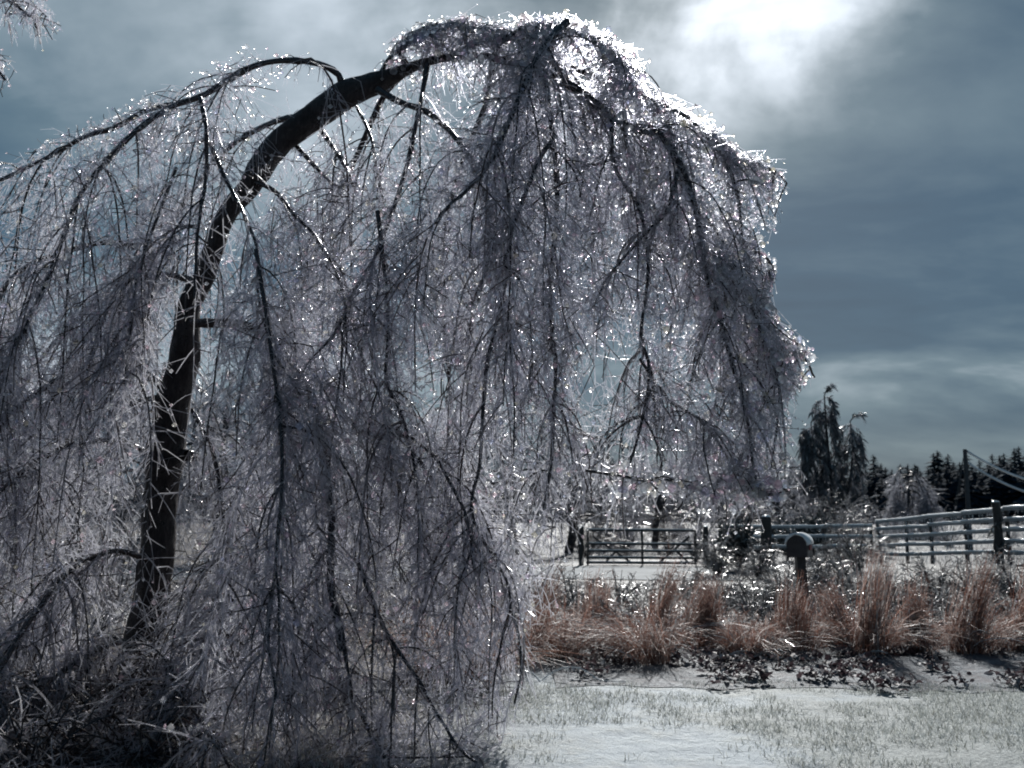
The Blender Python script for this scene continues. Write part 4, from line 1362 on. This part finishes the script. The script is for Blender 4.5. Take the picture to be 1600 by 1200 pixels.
def fence(name, pts, heights, label, tall, cr=True):
    root = empty(name, (pts[0][0], pts[0][1], float(height(*pts[0]))), label, 'fence')
    r = np.random.default_rng(abs(int(pts[0][0] * 10)))
    for i, (x, y) in enumerate(pts):
        z0 = float(height(x, y))
        P = np.array([[x, y, z0 - 0.1], [x + r.normal() * 0.01, y, z0 + tall * 0.5], [x + r.normal() * 0.02, y, z0 + tall + 0.06]])
        g = Geo()
        g.tubes(P, np.array([[0.055, 0.05, 0.05]]), 7, cap=True)
        g.obj('post', ['darkwood'], root)
    for (xa, ya), (xb, yb) in zip(pts[:-1], pts[1:]):
        for h_ in heights:
            d = nrm(np.array([xb - xa, yb - ya]))
            nx, ny = -d[1] * 0.08, d[0] * 0.08
            if nx > 0 or ny > 0:
                nx, ny = -nx, -ny
            za, zb = float(height(xa, ya)) + h_ + r.normal() * 0.012, float(height(xb, yb)) + h_ + r.normal() * 0.012
            gap = 0.004
            A = np.array([xa + nx + d[0] * gap, ya + ny + d[1] * gap, za])
            Bp = np.array([xb + nx - d[0] * gap, yb + ny - d[1] * gap, zb])
            rl = one('rail', ['wood'], root, lambda g: g.bar(A, Bp, 0.035, 0.075))
            k = 12
            s_ = np.linspace(0, 1, k)[:, None]
            C = A + (Bp - A) * s_ + [0, 0, 0.043]
            g = Geo()
            g.tubes(C, (0.033 * r.uniform(0.7, 1.25, k))[None], 6, cap=True)
            q, T, own, t = along(r, C[None], 16, 0.02, 0.98)
            icl = np.stack([q + [0, 0, -0.1], q + np.array([0, 0, -0.1]) - np.array([0, 0, 1]) * r.uniform(0.03, 0.12, (16, 1))], 1)
            g.tubes(icl, np.array([[0.008, 0.002]]) * np.ones((16, 1)), 4)
            g.obj('ice_crust', ['crust'], rl)
    return root

FX = 11.5
fence('rail_fence', [(FX, y) for y in (31.2, 29.0, 27.3, 25.2, 23.05, 20.8, 18.4)], (0.26, 0.52, 0.78, 1.02, 1.26), 'wooden rail fence with white iced rails running up to the right edge', 1.26)
fence('rail_fence', [(6.55, 31.3), (8.2, 31.3), (9.8, 31.3), (11.3, 31.3)], (0.5, 0.82, 1.14), 'low wooden rail fence with iced rails behind the mailbox and bushes', 1.16)
sp = post('stout_post', FX - 0.32, 22.9, 1.42, 0.2, 'stout dark fence post wrapped in a frozen vine near the right edge', seed=3)
r = np.random.default_rng(8)
th = np.linspace(0, 14, 40)
pz = np.linspace(0.02, 1.2, 40)
x0, y0, z0 = sp.location
g = Geo()
V3 = np.stack([x0 + np.cos(th) * 0.13, y0 + np.sin(th) * 0.13, z0 + pz], 1)
g.tubes(V3, np.full((1, 40), 0.014), 5)
q, T, own, t = along(r, V3[None], 90, 0.0, 0.75)
lf = spawn(r, q, T, (0.05, 0.2), (0.6, 1.4), (0.2, 0.9), 3)
g.tubes(lf, np.array([[0.012, 0.012, 0.004]]) * np.ones((90, 1)), 3)
g.obj('vine', ['evergreen'], sp)

# mailbox: arched body on a post, rimmed with ice
MX, MYY = on_ground(1247, 15)[0], 15.0
mb = empty('mailbox', (MX, MYY, 0), 'dark arched mailbox on a post rimmed with white ice among the weeds', 'mailbox')
rz = R(-25)
rot = np.array([[math.cos(rz), -math.sin(rz), 0], [math.sin(rz), math.cos(rz), 0], [0, 0, 1]])

def arch(w, h_, y0_, y1_, inner=None, n=12, a0=0.0):
    """arched tunnel profile from front y0_ to back y1_ in the box's own axes"""
    th = np.linspace(a0, math.pi - a0, n)
    prof = [(math.cos(t) * w / 2, h_ - w / 2 + math.sin(t) * w / 2) for t in th]
    if a0 == 0.0:
        prof = [(w / 2, 0)] + prof + [(-w / 2, 0)]
    return np.array(prof)

def loft(g, prof, y0_, y1_, closed=True, caps=(True, True), thick=None, origin=(MX, MYY, 0.93)):
    k = len(prof)
    F_ = np.array([[p[0], y0_, p[1]] for p in prof])
    B_ = np.array([[p[0], y1_, p[1]] for p in prof])
    V = np.vstack([F_, B_, [[prof[:, 0].mean(), y0_, prof[:, 1].mean()]], [[prof[:, 0].mean(), y1_, prof[:, 1].mean()]]])
    V = V @ rot.T + np.array(origin)
    q = []
    m = k if closed else k - 1
    for i in range(m):
        j = (i + 1) % k
        q.append([i, k + i, k + j, j])
        if caps[0]:
            q.append([i, j, 2 * k, 2 * k])
        if caps[1]:
            q.append([k + j, k + i, 2 * k + 1, 2 * k + 1])
    g.add(V, q)

body = Geo()
loft(body, arch(0.30, 0.32, 0, 0), -0.25, 0.25)
body.obj('body', ['box'], mb, smooth=False)
g = Geo()
loft(g, arch(0.285, 0.305, 0, 0), -0.275, -0.252)
dr = g.obj('door', ['box'], mb, smooth=False)
g = Geo()
g.box(np.array([0, -0.29, 0.24]) @ rot.T + np.array([MX, MYY, 0.93]), (0.05, 0.025, 0.02), rot)
g.obj('handle', ['box'], dr, smooth=False)
g = Geo()
o_ = arch(0.35, 0.36, 0, 0, a0=0.05)
i_ = arch(0.304, 0.324, 0, 0, a0=0.05)[::-1]
i_[:, 1] += 0.0
loft(g, np.vstack([o_, i_]), -0.29, 0.27)
# centre-fan caps of a crescent would fold, so the two ends are rebuilt as quads
g = Geo()
n_ = len(o_)
Fv = lambda pr, y: (np.array([[p[0], y, p[1]] for p in pr]) @ rot.T + np.array([MX, MYY, 0.93]))
oo, ii = o_, i_[::-1]
V = np.vstack([Fv(oo, -0.29), Fv(ii, -0.29), Fv(oo, 0.27), Fv(ii, 0.27)])
V += np.random.default_rng(2).normal(size=V.shape) * 0.004
q = []
for i in range(n_ - 1):
    q += [[i, i + 1, n_ + i + 1, n_ + i], [2 * n_ + i, 3 * n_ + i, 3 * n_ + i + 1, 2 * n_ + i + 1], [i, 2 * n_ + i, 2 * n_ + i + 1, i + 1], [n_ + i, n_ + i + 1, 3 * n_ + i + 1, 3 * n_ + i]]
q += [[0, n_, 3 * n_, 2 * n_], [n_ - 1, 3 * n_ - 1, 4 * n_ - 1, 2 * n_ - 1]]
g.add(V, q)
g.obj('ice_crust', ['crust'], mb)
g = Geo()
g.box(np.array([0.17, -0.05, 0.14]) @ rot.T + np.array([MX, MYY, 0.93]), (0.012, 0.2, 0.07), rot)
g.obj('flag', ['red'], mb, smooth=False)
g = Geo()
g.bar((MX + 0.05, MYY, -0.1), (MX, MYY, 0.928), 0.13, 0.13)
g.obj('post', ['darkwood'], mb, smooth=False)

# pole and its sagging iced lines
PY = 40.0
px0 = on_ground(1513, PY)[0]
pole = empty('utility_pole', (px0, PY, 0), 'slim grey utility pole before the dark woods at the right', 'utility pole')
ptop = at(1513, 702, PY)[2]
g = Geo()
g.tubes(np.array([[px0, PY, -0.1], [px0, PY, ptop * 0.5], [px0, PY, ptop]]), np.array([[0.10, 0.09, 0.075]]), 10, cap=True)
g.obj('shaft', ['pole'], pole)
for pxa, za in ((1476, 0.05), (1482, 0.9)):
    e = at(pxa, 812, PY)
    one('guy_wire', ['pole'], pole, lambda g: g.tubes(np.array([[px0 - 0.08, PY, ptop - 0.35], [(px0 - 0.08 + e[0]) / 2, PY, (ptop - 0.35 + 0.0) / 2], [e[0], PY, 0.0]]), np.full((1, 3), 0.014), 5))
p2x, p2y = px0 + 10.2, PY + 2.5
pole2 = empty('utility_pole', (p2x, p2y, 0), 'next utility pole along the sagging lines, just beyond the right edge', 'utility pole')
g = Geo()
g.tubes(np.array([[p2x, p2y, -0.1], [p2x, p2y, 2.0], [p2x, p2y, ptop]]), np.array([[0.10, 0.09, 0.075]]), 10, cap=True)
g.obj('shaft', ['pole'], pole2)
for dz, sag, lab in ((0.08, 1.42, 'upper of the two sagging iced lines on the utility pole'), (0.55, 1.5, 'lower of the two sagging iced lines on the utility pole')):
    s_ = np.linspace(0, 1, 30)
    a = np.array([px0 + 0.085, PY - 0.0, ptop - dz])
    b_ = np.array([p2x - 0.085, p2y, ptop - dz])
    P = a + (b_ - a) * s_[:, None]
    P[:, 2] -= 4 * sag * s_ * (1 - s_)
    g = Geo()
    g.tubes(P, np.full((1, 30), 0.05), 7)
    tag(g.obj('power_line', ['cable']), lab, 'power line', 'sagging iced power lines')
